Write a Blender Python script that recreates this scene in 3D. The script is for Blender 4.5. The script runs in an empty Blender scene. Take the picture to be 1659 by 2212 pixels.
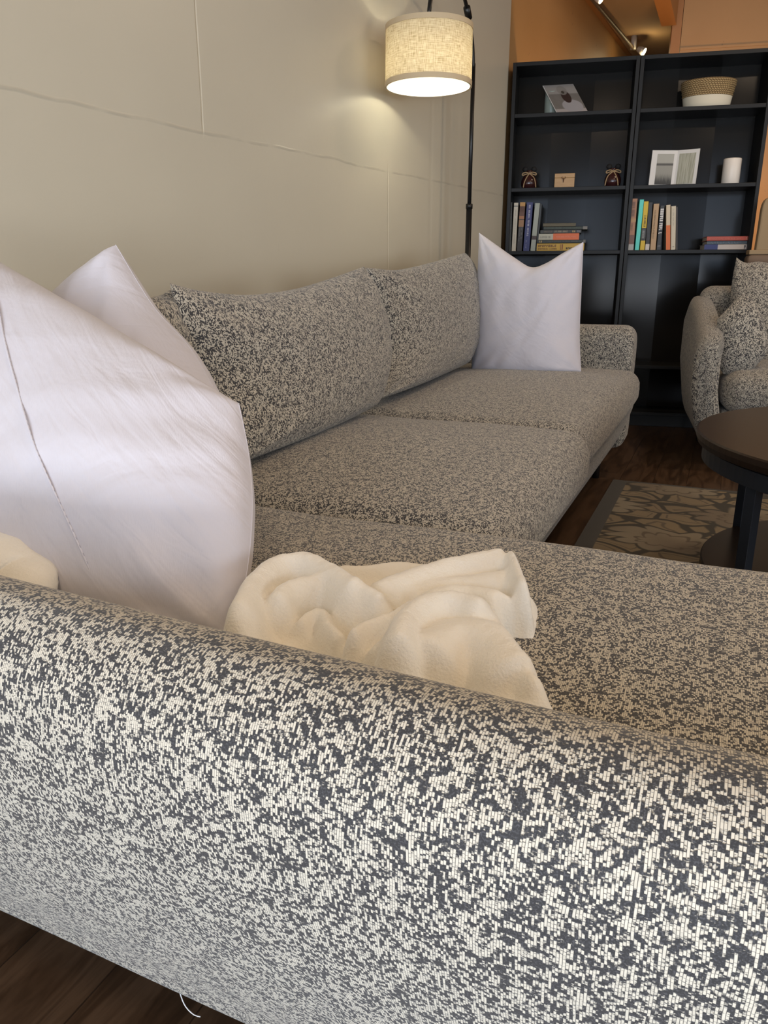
import bpy, math, random
import numpy as np
from mathutils import Vector as V, Matrix, noise
random.seed(4)
sc = bpy.context.scene
COL = sc.collection
# ------------------------------------------------------------------ frames
CAM_H = .78; PITCH = math.radians(17.0); FPX = 1661.0
def ray(x, y):
    a, b = (x-829.5)/FPX, (y-1106)/FPX
    c, s = math.cos(PITCH), math.sin(PITCH)
    return V((a, c-b*s, -s-b*c))
CP = V((0, 0, CAM_H))
def on_z(x, y, z):
    d = ray(x, y); return CP+d*((z-CAM_H)/d.z)
def on_plane(x, y, p, n):
    d = ray(x, y); return CP+d*((V(p)-CP).dot(n)/d.dot(n))
YS = math.radians(23.5)                    # the sofa and the left wall run along this heading
DD = V((math.sin(YS), math.cos(YS), 0)); NN = V((math.cos(YS), -math.sin(YS), 0)); UP = V((0, 0, 1))
def S(n, d, z=0): return NN*n+DD*d+UP*z
def inS(p): return (p.dot(NN), p.dot(DD), p.z)
def pN(x, y, n): return on_plane(x, y, NN*n, NN)
def pD(x, y, d): return on_plane(x, y, DD*d, DD)
# ------------------------------------------------------------------ object plumbing
INV = {}
def tag(o, label=None, cat=None, group=None, kind=None):
    if label: o['label'] = label
    if cat: o['category'] = cat
    if group: o['group'] = group
    if kind: o['kind'] = kind
    return o
def thing(name, label, cat, loc=(0, 0, 0), rot=0, group=None):
    o = bpy.data.objects.new(name, None); COL.objects.link(o)
    o.empty_display_size = .05
    o.location = loc; o.rotation_euler = (0, 0, rot)
    INV[o.name] = (Matrix.Translation(V(loc)) @ Matrix.Rotation(rot, 4, 'Z')).inverted()
    return tag(o, label, cat, group)
def obj(name, verts, faces, mat, parent=None, uvs=None, smooth=True, origin=None, bevel=0, weld=0):
    me = bpy.data.meshes.new(name)
    o = bpy.data.objects.new(name, me)
    if parent is not None:
        inv = INV[parent.name]; INV[o.name] = inv
    else:
        og = V(origin) if origin is not None else V((0, 0, 0))
        inv = Matrix.Translation(-og); o.location = og; INV[o.name] = inv
    me.from_pydata([inv @ V(v) for v in verts], [], faces)
    if uvs is not None:
        l = me.uv_layers.new(name='UVMap')
        l.data.foreach_set('uv', [c for f in uvs for uv in f for c in uv])
    me.materials.append(mat)
    me.polygons.foreach_set('use_smooth', [smooth]*len(me.polygons))
    if weld:
        import bmesh
        bm = bmesh.new(); bm.from_mesh(me); bmesh.ops.remove_doubles(bm, verts=bm.verts, dist=weld)
        bmesh.ops.recalc_face_normals(bm, faces=bm.faces); bm.to_mesh(me); bm.free()
    me.update()
    COL.objects.link(o)
    if parent is not None: o.parent = parent
    if bevel:
        m = o.modifiers.new('edge', 'BEVEL'); m.width = bevel; m.segments = 2; m.limit_method = 'ANGLE'
    return o
class MB:
    def __init__(s): s.v = []; s.f = []; s.uv = []
    def add(s, vs, fs, uvs=None):
        k = len(s.v); s.v += [V(v) for v in vs]; s.f += [[k+i for i in f] for f in fs]
        s.uv += uvs if uvs else [[(0, 0)]*len(f) for f in fs]
        return s
    def box(s, o, ex, ey, ez, a, b):
        """box between corner coordinates a and b in the frame (o; ex, ey, ez)"""
        vs = [V(o)+ex*(a[0], b[0])[i & 1]+ey*(a[1], b[1])[i >> 1 & 1]+ez*(a[2], b[2])[i >> 2] for i in range(8)]
        fs = [(0, 2, 3, 1), (4, 5, 7, 6), (0, 1, 5, 4), (2, 6, 7, 3), (0, 4, 6, 2), (1, 3, 7, 5)]
        us = []
        ax = [(0, 1), (0, 1), (0, 2), (0, 2), (1, 2), (1, 2)]
        for f, (p, q) in zip(fs, ax):
            us.append([((a[p], b[p])[(i >> p) & 1], (a[q], b[q])[(i >> q) & 1]) for i in f])
        return s.add(vs, fs, us)
    def tube(s, path, r, n=12, cap=True):
        path = [V(p) for p in path]; rs = r if isinstance(r, (list, tuple)) else [r]*len(path)
        vs = []; fs = []; t0 = (path[1]-path[0]).normalized()
        a = t0.orthogonal().normalized()
        for i, p in enumerate(path):
            t = (path[min(i+1, len(path)-1)]-path[max(i-1, 0)]).normalized()
            a = (a-t*a.dot(t)).normalized(); b = t.cross(a)
            vs += [p+(a*math.cos(k*2*math.pi/n)+b*math.sin(k*2*math.pi/n))*rs[i] for k in range(n)]
        for i in range(len(path)-1):
            for k in range(n):
                k2 = (k+1) % n; fs.append((i*n+k, i*n+k2, (i+1)*n+k2, (i+1)*n+k))
        if cap: fs.append(tuple(range(n))[::-1]); fs.append(tuple((len(path)-1)*n+k for k in range(n)))
        return s.add(vs, fs)
    def lathe(s, c, prof, n=40, sy=1, ex=V((1, 0, 0)), ey=V((0, 1, 0)), closed=False):
        vs = []; fs = []; us = []
        for r, z in prof:
            vs += [V(c)+ex*(math.cos(k*2*math.pi/n)*r)+ey*(math.sin(k*2*math.pi/n)*r*sy)+UP*z for k in range(n)]
        m = len(prof); L = [0]
        for i in range(1, m): L.append(L[-1]+math.hypot(prof[i][0]-prof[i-1][0], prof[i][1]-prof[i-1][1]))
        for i in range(m-1):
            for k in range(n):
                k2 = (k+1) % n; fs.append((i*n+k, i*n+k2, (i+1)*n+k2, (i+1)*n+k))
                us.append([(k/n, L[i]), ((k+1)/n, L[i]), ((k+1)/n, L[i+1]), (k/n, L[i+1])])
        return s.add(vs, fs, us)
    def build(s, name, mat, parent=None, smooth=False, **k):
        return obj(name, s.v, s.f, mat, parent, s.uv, smooth, **k)
def crom(pts, n):
    """smooth curve through the points, n samples, even in parameter"""
    pts = [V(p) for p in pts]; m = len(pts)-1; out = []
    if m == 1: return [pts[0].lerp(pts[1], i/(n-1)) for i in range(n)]
    L = [0]
    for i in range(m): L.append(L[-1]+(pts[i+1]-pts[i]).length)
    for i in range(n):
        t = L[-1]*i/(n-1); k = 0
        while k < m-1 and L[k+1] < t: k += 1
        u = (t-L[k])/max(1e-9, L[k+1]-L[k])
        p0 = pts[max(k-1, 0)]; p1 = pts[k]; p2 = pts[k+1]; p3 = pts[min(k+2, m)]
        out.append(.5*((2*p1)+(p2-p0)*u+(2*p0-5*p1+4*p2-p3)*u*u+(3*p1-p0-3*p2+p3)*u**3))
    return out
# ------------------------------------------------------------------ materials
class NT:
    def __init__(s, name):
        s.m = bpy.data.materials.new(name); s.m.use_nodes = True; s.t = s.m.node_tree; s.t.nodes.clear()
        s.out = s.n('ShaderNodeOutputMaterial')
    def n(s, ty, _at=None, **k):
        x = s.t.nodes.new(ty)
        for a, b in (_at or {}).items(): setattr(x, a, b)
        for a, b in k.items():
            inp = x.inputs[int(a[1:])] if a[0] == 'i' and a[1:].isdigit() else x.inputs[a.replace('_', ' ')]
            if isinstance(b, bpy.types.NodeSocket): s.t.links.new(b, inp)
            else: inp.default_value = b
        return x
    def math(s, op, a, b=0.0, c=0.0, clamp=False):
        return s.n('ShaderNodeMath', {'operation': op, 'use_clamp': clamp}, i0=a, i1=b, i2=c).outputs[0]
    def mix(s, f, a, b):
        x = s.t.nodes.new('ShaderNodeMix'); x.data_type = 'RGBA'
        for i, v in ((0, f), (6, a), (7, b)):
            if isinstance(v, bpy.types.NodeSocket): s.t.links.new(v, x.inputs[i])
            elif i: x.inputs[i].default_value = (*v, 1) if len(v) == 3 else v
            else: x.inputs[i].default_value = v
        return x.outputs[2]
    def ramp(s, f, stops):
        x = s.n('ShaderNodeValToRGB', Fac=f); e = x.color_ramp.elements
        while len(e) < len(stops): e.new(.5)
        for q, (p, c) in zip(e, stops): q.position = p; q.color = (*c, 1) if len(c) == 3 else c
        return x.outputs[0]
    def step(s, v, lo, hi):
        return s.n('ShaderNodeMapRange', {'interpolation_type': 'SMOOTHSTEP'}, Value=v, i1=lo, i2=hi).outputs[0]
    def xyz(s, v=None, uv=False, ob=False):
        if v is None:
            tc = s.n('ShaderNodeTexCoord'); v = tc.outputs['UV' if uv else 'Object']
        x = s.n('ShaderNodeSeparateXYZ', Vector=v); return x.outputs[0], x.outputs[1], x.outputs[2]
    def vec(s, x, y, z=0.0): return s.n('ShaderNodeCombineXYZ', X=x, Y=y, Z=z).outputs[0]
    def noise(s, v, scale, detail=3.0, rough=.5, dist=0.0):
        return s.n('ShaderNodeTexNoise', Vector=v, Scale=scale, Detail=detail, Roughness=rough, Distortion=dist).outputs[0]
    def white(s, v): return s.n('ShaderNodeTexWhiteNoise', Vector=v).outputs['Value']
    def bsdf(s, color, rough=.6, bump=None, bs=.5, bd=.01, **k):
        if not isinstance(color, bpy.types.NodeSocket): color = (*color, 1)
        b = s.n('ShaderNodeBsdfPrincipled', Base_Color=color, Roughness=rough)
        for a, v in k.items(): 
            q = b.inputs[a.replace('_', ' ')]
            if isinstance(v, bpy.types.NodeSocket): s.t.links.new(v, q)
            else: q.default_value = v
        if bump is not None:
            bb = s.n('ShaderNodeBump', Height=bump, Strength=bs, Distance=bd)
            s.t.links.new(bb.outputs[0], b.inputs['Normal'])
        s.t.links.new(b.outputs[0], s.out.inputs[0]); return s.m
def plain(name, c, rough=.6, **k): return NT(name).bsdf(c, rough, **k)

def make_boucle(name, light, dark, bias=0.0):
    """chenille weave: pale dashes in columns over charcoal, patchy"""
    t = NT(name); u, v, _ = t.xyz(uv=True)
    tc = t.n('ShaderNodeTexCoord').outputs['UV']
    wob = t.noise(tc, 30.0, 2.0)
    u2 = t.math('ADD', u, t.math('MULTIPLY', t.math('SUBTRACT', wob, .5), .003))
    a = t.math('DIVIDE', u2, .0015); ci = t.math('FLOOR', a); fa = t.math('FRACT', a)
    vv = t.math('ADD', t.math('DIVIDE', v, .0024), t.math('MULTIPLY', t.white(t.vec(ci, 3.1)), 9.0))
    ki = t.math('FLOOR', vv); fv = t.math('FRACT', vv)
    # long dashes: noise that is slow along the thread, different in each column
    thr = t.noise(t.vec(t.math('MULTIPLY', ci, 7.31), t.math('MULTIPLY', v, 270.0)), 1.0, 1.0)
    cell = t.white(t.vec(ci, ki, 1.7))
    patch = t.noise(t.vec(u, t.math('MULTIPLY', v, .8)), 150.0, 3.0, .6)
    big = t.noise(tc, 60.0, 3.0, .6)
    hz = t.noise(t.vec(t.math('MULTIPLY', u, .5), v), 400.0, 2.0)
    e = t.math('ADD', t.math('MULTIPLY', thr, .80), t.math('MULTIPLY', cell, .35))
    e = t.math('ADD', e, t.math('MULTIPLY', patch, .72)); e = t.math('ADD', e, t.math('MULTIPLY', big, .45))
    e = t.math('ADD', e, t.math('MULTIPLY', hz, .65))
    m = t.step(e, 1.475-bias, 1.575-bias)
    ga = t.step(t.math('ABSOLUTE', t.math('SUBTRACT', fa, .5)), .52, .34)
    gv = t.step(t.math('ABSOLUTE', t.math('SUBTRACT', fv, .5)), .5, .38)
    gv2 = t.math('MAXIMUM', gv, t.step(t.white(t.vec(ci, ki, 5.5)), .45, .55))
    yarn = t.math('MULTIPLY', t.math('MULTIPLY', m, ga), gv2)
    dn = t.noise(t.vec(t.math('MULTIPLY', u, 1.0), v), 900.0, 1.0)
    dcol = t.mix(t.step(dn, .45, .7), dark, tuple(c*3.2 for c in dark))
    lcol = t.mix(cell, tuple(c*.8 for c in light), light)
    col = t.mix(yarn, dcol, lcol)
    return t.bsdf(col, .75, bump=yarn, bs=.5, bd=.0015, Sheen_Weight=.25, Sheen_Roughness=.5)
M = {}
M['boucle'] = make_boucle('boucle fabric', (.59, .545, .45), (.017, .017, .019), .05)
def make_cotton():
    t = NT('white cotton'); tc = t.n('ShaderNodeTexCoord'); u = tc.outputs['UV']; x, y, _ = t.xyz(u)
    w = t.noise(t.vec(t.math('MULTIPLY', x, 6.0), y), 120.0, 2.0)
    cr = t.noise(tc.outputs['Object'], 7.0, 4.0, .55, .6)
    cr2 = t.noise(t.vec(t.math('ADD', x, y), t.math('MULTIPLY', t.math('SUBTRACT', x, y), .3)), 22.0, 2.0, .5, .5)
    h = t.math('ADD', t.math('MULTIPLY', w, .03), t.math('ADD', cr, t.math('MULTIPLY', cr2, .35)))
    return t.bsdf((.59, .578, .635), .6, bump=h, bs=.42, bd=.014, Sheen_Weight=.1)
M['cotton'] = make_cotton()
def make_fleece():
    t = NT('cream fleece'); o = t.n('ShaderNodeTexCoord').outputs['Object']
    a = t.noise(o, 420.0, 2.0); b = t.noise(o, 55.0, 3.0, .6, .5)
    col = t.mix(b, (.77, .735, .65), (.82, .79, .72))
    return t.bsdf(col, .9, bump=t.math('ADD', a, t.math('MULTIPLY', b, 1.0)), bs=.35, bd=.003, Sheen_Weight=.5, Sheen_Roughness=.4)
M['fleece'] = make_fleece()
def make_wall(name, base, sp=(0, 0, 0)):
    """painted board: faint roller mottling, taped seams and scuffs, in wall metres (u along, v up)"""
    t = NT(name); u, v, _ = t.xyz(uv=True); tc = t.n('ShaderNodeTexCoord').outputs['UV']
    n1 = t.noise(tc, 2.2, 4.0); n2 = t.noise(tc, 60.0, 3.0)
    wob = t.math('MULTIPLY', t.math('SUBTRACT', t.noise(tc, 5.0, 3.0), .5), .02)
    # sloping horizontal seam and two upright ones
    line = t.math('ADD', t.math('MULTIPLY', u, .020), 1.105)
    d1 = t.math('ABSOLUTE', t.math('ADD', t.math('SUBTRACT', v, line), wob))
    s1 = t.math('MULTIPLY', t.step(d1, .006, .001), t.math('MULTIPLY', t.step(t.noise(tc, 9.0, 2.0), .28, .6), .7))
    w2 = t.math('MULTIPLY', wob, .35)
    d2 = t.math('ABSOLUTE', t.math('ADD', t.math('SUBTRACT', u, 1.83), w2))
    s2 = t.math('MULTIPLY', t.step(d2, .005, .001), t.step(v, 1.12, 1.16))
    d3 = t.math('ABSOLUTE', t.math('ADD', t.math('SUBTRACT', u, 2.90), w2))
    s3 = t.math('MULTIPLY', t.step(d3, .006, .001), t.step(v, 1.20, 1.12))
    d4 = t.math('ABSOLUTE', t.math('SUBTRACT', u, 3.30)); s4 = t.math('MULTIPLY', t.step(d4, .03, .0), .5)
    scuff = t.step(t.noise(t.vec(t.math('MULTIPLY', u, 2.5), v), 11.0, 4.0, .65), .69, .76)
    scuff = t.math('MULTIPLY', scuff, .5)
    base2 = tuple(c*.90 for c in base)
    col = t.mix(n1, base2, base)
    col = t.mix(t.math('MULTIPLY', t.math('MAXIMUM', s1, scuff), .38), col, tuple(c*.45 for c in base))
    col = t.mix(t.math('MULTIPLY', t.math('MAXIMUM', s2, s3), .35), col, tuple(min(1, c*1.35) for c in base))
    h = t.math('ADD', t.math('MULTIPLY', n2, .12), t.math('ADD', t.math('MAXIMUM', s2, s3), t.math('SUBTRACT', s4, s1)))
    h = t.math('ADD', h, t.math('MULTIPLY', n1, 2.0))
    return t.bsdf(col, .38, bump=h, bs=.35, bd=.004)
M['wall'] = make_wall('greige wall paint', (.585, .535, .42))
def make_tan():
    t = NT('tan painted board'); o = t.n('ShaderNodeTexCoord').outputs['Object']
    n = t.noise(o, 3.0, 4.0); sp = t.step(t.noise(o, 26.0, 3.0, .6), .70, .74)
    col = t.mix(n, (.36, .20, .075), (.43, .25, .10)); col = t.mix(t.math('MULTIPLY', sp, .6), col, (.18, .10, .05))
    return t.bsdf(col, .5, bump=n, bs=.2, bd=.01)
M['tan'] = make_tan()
M['orange_trim'] = plain('orange stained timber', (.33, .15, .045), .5)
def make_floor():
    t = NT('dark plank floor'); u, v, _ = t.xyz(uv=True)
    a = t.math('DIVIDE', u, .125); ci = t.math('FLOOR', a); fa = t.math('FRACT', a)
    b = t.math('ADD', t.math('DIVIDE', v, 1.2), t.math('MULTIPLY', t.white(t.vec(ci, 1.0)), 5.0)); kb = t.math('FLOOR', b); fb = t.math('FRACT', b)
    r = t.white(t.vec(ci, kb, 2.0))
    g = t.noise(t.vec(t.math('ADD', t.math('MULTIPLY', u, 9.0), t.math('MULTIPLY', r, 30.0)), t.math('MULTIPLY', v, 1.3)), 2.6, 5.0, .6, 1.2)
    g2 = t.noise(t.vec(t.math('MULTIPLY', u, 60.0), t.math('MULTIPLY', v, 3.0)), 2.0, 3.0)
    col = t.ramp(g, [(.28, (.014, .007, .004)), (.45, (.05, .027, .014)), (.6, (.105, .062, .036)), (.78, (.034, .019, .010))])
    col = t.mix(t.math('MULTIPLY', g2, .35), col, (.03, .015, .008))
    col = t.mix(t.math('MULTIPLY', r, .3), col, (.10, .06, .036))
    e = t.math('MAXIMUM', t.step(t.math('ABSOLUTE', t.math('SUBTRACT', fa, .5)), .487, .497), t.step(t.math('ABSOLUTE', t.math('SUBTRACT', fb, .5)), .4985, .4995))
    col = t.mix(t.math('MULTIPLY', e, .7), col, (.01, .006, .004))
    return t.bsdf(col, .32, bump=t.math('SUBTRACT', t.math('MULTIPLY', g2, .3), e), bs=.25, bd=.002)
M['floor'] = make_floor()
M['ceiling'] = plain('ceiling board', (.42, .28, .145), .9)
def make_rug():
    t = NT('floral rug'); u, v, _ = t.xyz(uv=True); tc = t.n('ShaderNodeTexCoord').outputs['UV']
    w1 = t.math('MULTIPLY', t.math('SUBTRACT', t.noise(tc, 5.0, 1.0), .5), .16)
    w2 = t.math('MULTIPLY', t.math('SUBTRACT', t.noise(t.vec(v, u, 3.0), 5.0, 1.0), .5), .16)
    # big scalloped flower heads on an offset lattice, outlined, with curling leaves between
    P = .46; x = t.math('ADD', u, w1); y = t.math('ADD', v, w2)
    ry = t.math('DIVIDE', y, P*.72); row = t.math('FLOOR', ry)
    xx = t.math('ADD', t.math('DIVIDE', x, P), t.math('MULTIPLY', t.math('MODULO', row, 2.0), .5))
    fx = t.math('SUBTRACT', t.math('FRACT', xx), .5); fy = t.math('SUBTRACT', t.math('FRACT', ry), .5)
    r = t.math('SQRT', t.math('ADD', t.math('MULTIPLY', fx, fx), t.math('MULTIPLY', t.math('MULTIPLY', fy, fy), .8)))
    ang = t.math('ARCTAN2', fy, fx)
    pet = t.math('ABSOLUTE', t.math('SINE', t.math('MULTIPLY', ang, 4.5)))
    R = t.math('ADD', .22, t.math('MULTIPLY', pet, .10))
    d = t.math('SUBTRACT', r, R)
    inner = t.math('ABSOLUTE', t.math('SUBTRACT', r, t.math('MULTIPLY', R, .55)))
    fl = t.step(d, .02, -.01); ol = t.math('MULTIPLY', t.step(t.math('ABSOLUTE', inner), .022, .008), fl)
    vr = t.n('ShaderNodeTexVoronoi', {'feature': 'DISTANCE_TO_EDGE'}, Vector=t.vec(x, t.math('MULTIPLY', y, 1.5)), Scale=7.5).outputs[0]
    leaf = t.math('MULTIPLY', t.step(vr, .055, .10), t.step(d, .035, .06))
    vein = t.math('MULTIPLY', leaf, t.step(t.math('ABSOLUTE', t.math('SUBTRACT', vr, .24)), .035, .01))
    gr = (.060, .056, .047); be = (.30, .26, .19); be2 = (.21, .17, .125); ol_c = (.15, .12, .09)
    q = t.noise(tc, 3.0, 1.0)
    mot = t.mix(t.step(q, .4, .6), be, be2)
    col = t.mix(fl, gr, mot); col = t.mix(ol, col, ol_c)
    col = t.mix(leaf, col, t.mix(q, (.33, .26, .15), be2)); col = t.mix(vein, col, ol_c)
    bd = t.math('MAXIMUM', t.step(u, .056, .052), t.step(v, 2.165, 2.169))
    col = t.mix(bd, col, (.085, .085, .083))
    n = t.noise(tc, 700.0, 1.0)
    col = t.mix(t.math('MULTIPLY', n, .5), col, (.05, .045, .04))
    return t.bsdf(col, .95, bump=n, bs=.5, bd=.002)
M['rug'] = make_rug()
def make_linen():
    t = NT('linen lampshade'); u, v, _ = t.xyz(uv=True)
    uu = t.math('MULTIPLY', u, 1.0)
    n1 = t.noise(t.vec(t.math('MULTIPLY', uu, 30.0), t.math('MULTIPLY', v, 420.0)), 1.0, 3.0)
    n2 = t.noise(t.vec(t.math('MULTIPLY', uu, 300.0), t.math('MULTIPLY', v, 45.0)), 1.0, 3.0)
    w = t.math('MULTIPLY', t.math('ADD', n1, n2), .5)
    c = t.ramp(w, [(.36, (.48, .36, .20)), (.5, (.72, .60, .40)), (.66, (.86, .78, .60))])
    d = t.n('ShaderNodeBsdfDiffuse', Color=c); tr = t.n('ShaderNodeBsdfTranslucent', Color=c)
    mx = t.n('ShaderNodeMixShader', i0=.42, i1=d.outputs[0], i2=tr.outputs[0])
    t.t.links.new(mx.outputs[0], t.out.inputs[0]); return t.m
M['linen'] = make_linen()
M['linen_trim'] = plain('linen binding', (.55, .43, .27), .8)
M['shade_lining'] = plain('white lining', (.9, .9, .86), .7)
M['black_metal'] = plain('black metal', (.012, .012, .012), .35, Metallic=.3)
def make_blackwood(name, c, r):
    t = NT(name); o = t.n('ShaderNodeTexCoord').outputs['Object']
    n = t.noise(o, 9.0, 3.0)
    return t.bsdf(t.mix(n, c, tuple(q*1.3 for q in c)), r, Specular_IOR_Level=.22)
M['case'] = make_blackwood('black laminate', (.010, .0105, .0105), .45)
M['case_back'] = NT('black backing board').bsdf((.012, .011, .0095), .17, Specular_IOR_Level=.16)
M['case_edge'] = make_blackwood('laminate edge', (.018, .018, .017), .45)
M['espresso'] = make_blackwood('espresso table top', (.020, .012, .008), .30)
M['steel_leg'] = plain('dark powder-coated steel', (.018, .022, .030), .35, Metallic=.2)
M['paper'] = plain('page paper', (.62, .56, .45), .9)
M['white'] = plain('white print', (.66, .64, .60), .6)
M['wax'] = plain('ivory candle wax', (.74, .68, .60), .4, Subsurface_Weight=.0)
M['wick'] = plain('candle wick', (.08, .07, .06), .9)
M['twine'] = plain('jute twine', (.32, .22, .12), .9)
M['jar'] = plain('oxblood glazed jar', (.035, .010, .010), .18)
M['jarlid'] = plain('black pompom', (.006, .006, .006), .8)
M['bamboo'] = None
def make_bamboo():
    t = NT('bamboo box'); x, y, z = t.xyz()
    n = t.noise(t.vec(t.math('MULTIPLY', x, 3.0), y, t.math('MULTIPLY', z, 40.0)), 6.0, 3.0)
    return t.bsdf(t.mix(n, (.34, .18, .06), (.52, .32, .13)), .45)
M['bamboo'] = make_bamboo()
M['engrave'] = plain('burnt engraving', (.13, .055, .02), .7)
def make_rope():
    t = NT('seagrass weave'); u, v, _ = t.xyz(uv=True)
    r = t.math('DIVIDE', v, .0095); k = t.math('FLOOR', r); f = t.math('FRACT', r)
    tw = t.math('FRACT', t.math('ADD', t.math('MULTIPLY', u, 62.0), t.math('ADD', t.math('MULTIPLY', f, 1.1), t.math('MULTIPLY', t.white(t.vec(k, 2.0)), 3.0))))
    st = t.math('MULTIPLY', t.step(t.math('ABSOLUTE', t.math('SUBTRACT', f, .5)), .5, .25), t.step(t.math('ABSOLUTE', t.math('SUBTRACT', tw, .5)), .5, .2))
    n = t.noise(t.vec(t.math('MULTIPLY', u, 200.0), t.math('MULTIPLY', v, 300.0)), 1.0, 2.0)
    col = t.mix(st, (.13, .075, .025), t.mix(n, (.36, .24, .10), (.55, .40, .20)))
    return t.bsdf(col, .8, bump=st, bs=.8, bd=.004)
M['rope'] = make_rope()
M['basket_white'] = plain('white painted weave', (.66, .60, .46), .8)
M['glass'] = NT('pale green glass').bsdf((.55, .62, .55), .12, Transmission_Weight=.55, IOR=1.3)
M['chair_tan'] = plain('tan fabric', (.30, .215, .12), .85)
M['chair_brown'] = plain('brown fabric', (.16, .11, .075), .85)
M['window_frame'] = plain('aluminium window frame', (.3, .3, .3), .4)
M['fitting'] = plain('grey lamp fitting', (.42, .40, .37), .5)
def emis(name, c, s):
    t = NT(name); e = t.n('ShaderNodeEmission', Color=(*c, 1), Strength=s); t.t.links.new(e.outputs[0], t.out.inputs[0]); return t.m
M['bulb'] = emis('lit bulb', (1, .93, .78), 8)
M['spot'] = emis('lit spot face', (1, .80, .42), 9)
_pc = {}
def paint(c, r=.5):
    k = (tuple(round(q, 3) for q in c), r)
    if k not in _pc: _pc[k] = plain('printed cover %d' % len(_pc), c, r)
    return _pc[k]
# ------------------------------------------------------------------ room shell
def struct(name, verts, faces, mat, uvs=None, origin=(0, 0, 0)):
    return tag(obj(name, verts, faces, mat, uvs=uvs, smooth=False, origin=origin), kind='structure')
def slab(name, p0, ex, ey, n, lx, ly, th, mat):
    """slab whose visible face runs from p0 by lx along ex, ly along ey; thickness away from n"""
    m = MB(); m.box(p0, ex, ey, -n, (0, 0, 0), (lx, ly, th))
    o = m.build(name, mat, None, origin=p0); return tag(o, kind='structure')
CEIL = 2.5; YW = math.radians(27.0)
WD = V((math.sin(YW), math.cos(YW), 0)); WNn = V((math.cos(YW), -math.sin(YW), 0)); W0 = S(-1.25, 2.8)-WD*2.8
wd = WD.dot(UP)
_r = ray(1088, 400); _h = V((_r.x, _r.y, 0)); WEND = None
_k = (W0.dot(WNn))/(_h.dot(WNn)); WEND = (_h*_k-W0).dot(WD)
slab('floor', S(-4.2, -3.2, 0), NN, DD, UP, 10.5, 12.2, .1, M['floor'])
slab('ceiling', S(-4.2, -3.2, CEIL), NN, DD, -UP, 10.5, 12.2, .1, M['ceiling'])
slab('wall_left', W0, WD, UP, WNn, WEND, CEIL, .12, M['wall'])
slab('wall_left_near', W0-WD*3.0, WD, UP, WNn, 3.0, CEIL, .12, M['wall'])
slab('wall_left_rear', W0-WNn*.02+WD*WEND, WD, UP, WNn, 4.3, CEIL, .12, M['tan'])
slab('wall_right', S(6.1, -3.0, 0), DD, UP, -NN, 12.0, CEIL, .12, M['wall'])
slab('wall_back', S(-4.0, 8.8, 0), NN, UP, -DD, 10.2, CEIL, .12, M['tan'])
# board panel standing further back on the right, with its timber edge
YB = math.radians(12.8); BR = V((math.cos(YB), -math.sin(YB), 0)); BB = V((math.sin(YB), math.cos(YB), 0))
pe = on_plane(1455, 60, V((1.765, 5.42, 0)), BB); pe.z = 0
slab('wall_back_panel', pe+BR*.05, BR, UP, -BB, 3.2, CEIL, .10, M['tan'])
tag(MB().box(pe, BR, BB, UP, (-.01, -.02, 0), (.045, .05, CEIL)).build('trim_1', M['orange_trim'], origin=pe), kind='structure')
pm = on_plane(1560, 101, pe, BB)
tag(MB().box(V((pe.x, pe.y, pm.z)), BR, BB, UP, (.05, -.008, -.006), (3.0, 0, .006)).build('trim_2', M['tan'], origin=(pe.x, pe.y, pm.z)), kind='structure')
tag(MB().box((0, 0, 0), NN, DD, UP, (-.585, 4.6, 2.25), (-.50, 5.62, CEIL)).build('trim_3', M['orange_trim'], origin=(0, 0, 0)), kind='structure')
# diagonal board joint where the rear wall meets the ceiling
tag(MB().box(W0, WNn, WD, UP, (-.02, WEND, CEIL-.012), (.012, 8.2, CEIL)).build('trim_4', M['orange_trim'], origin=(0, 0, 0)), kind='structure')
# the rear wall behind the viewer with shop-front openings
RD = -2.4
def rear(n0, n1, z0, z1, nm): return slab(nm, S(n0, RD, z0), NN, UP, DD, n1-n0, z1-z0, .12, M['wall'])
rear(-1.3, 6.1, 2.25, CEIL, 'wall_rear_top'); rear(-1.3, 6.1, 0, .12, 'wall_rear_bottom')
rear(4.6, 6.1, .12, 2.25, 'wall_rear_right')
wb = MB()
for n in (-1.28, .5, 2.4, 4.5): wb.box(S(n, RD, 0), NN, DD, UP, (0, -.06, .12), (.07, .0, 2.25))
wb.box(S(-1.28, RD, 0), NN, DD, UP, (0, -.06, .12), (5.8, 0, .18)); wb.box(S(-1.28, RD, 0), NN, DD, UP, (0, -.06, 2.19), (5.8, 0, 2.25))
tag(wb.build('window_1', M['window_frame'], origin=S(-1.28, RD, 0)), kind='structure')

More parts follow.
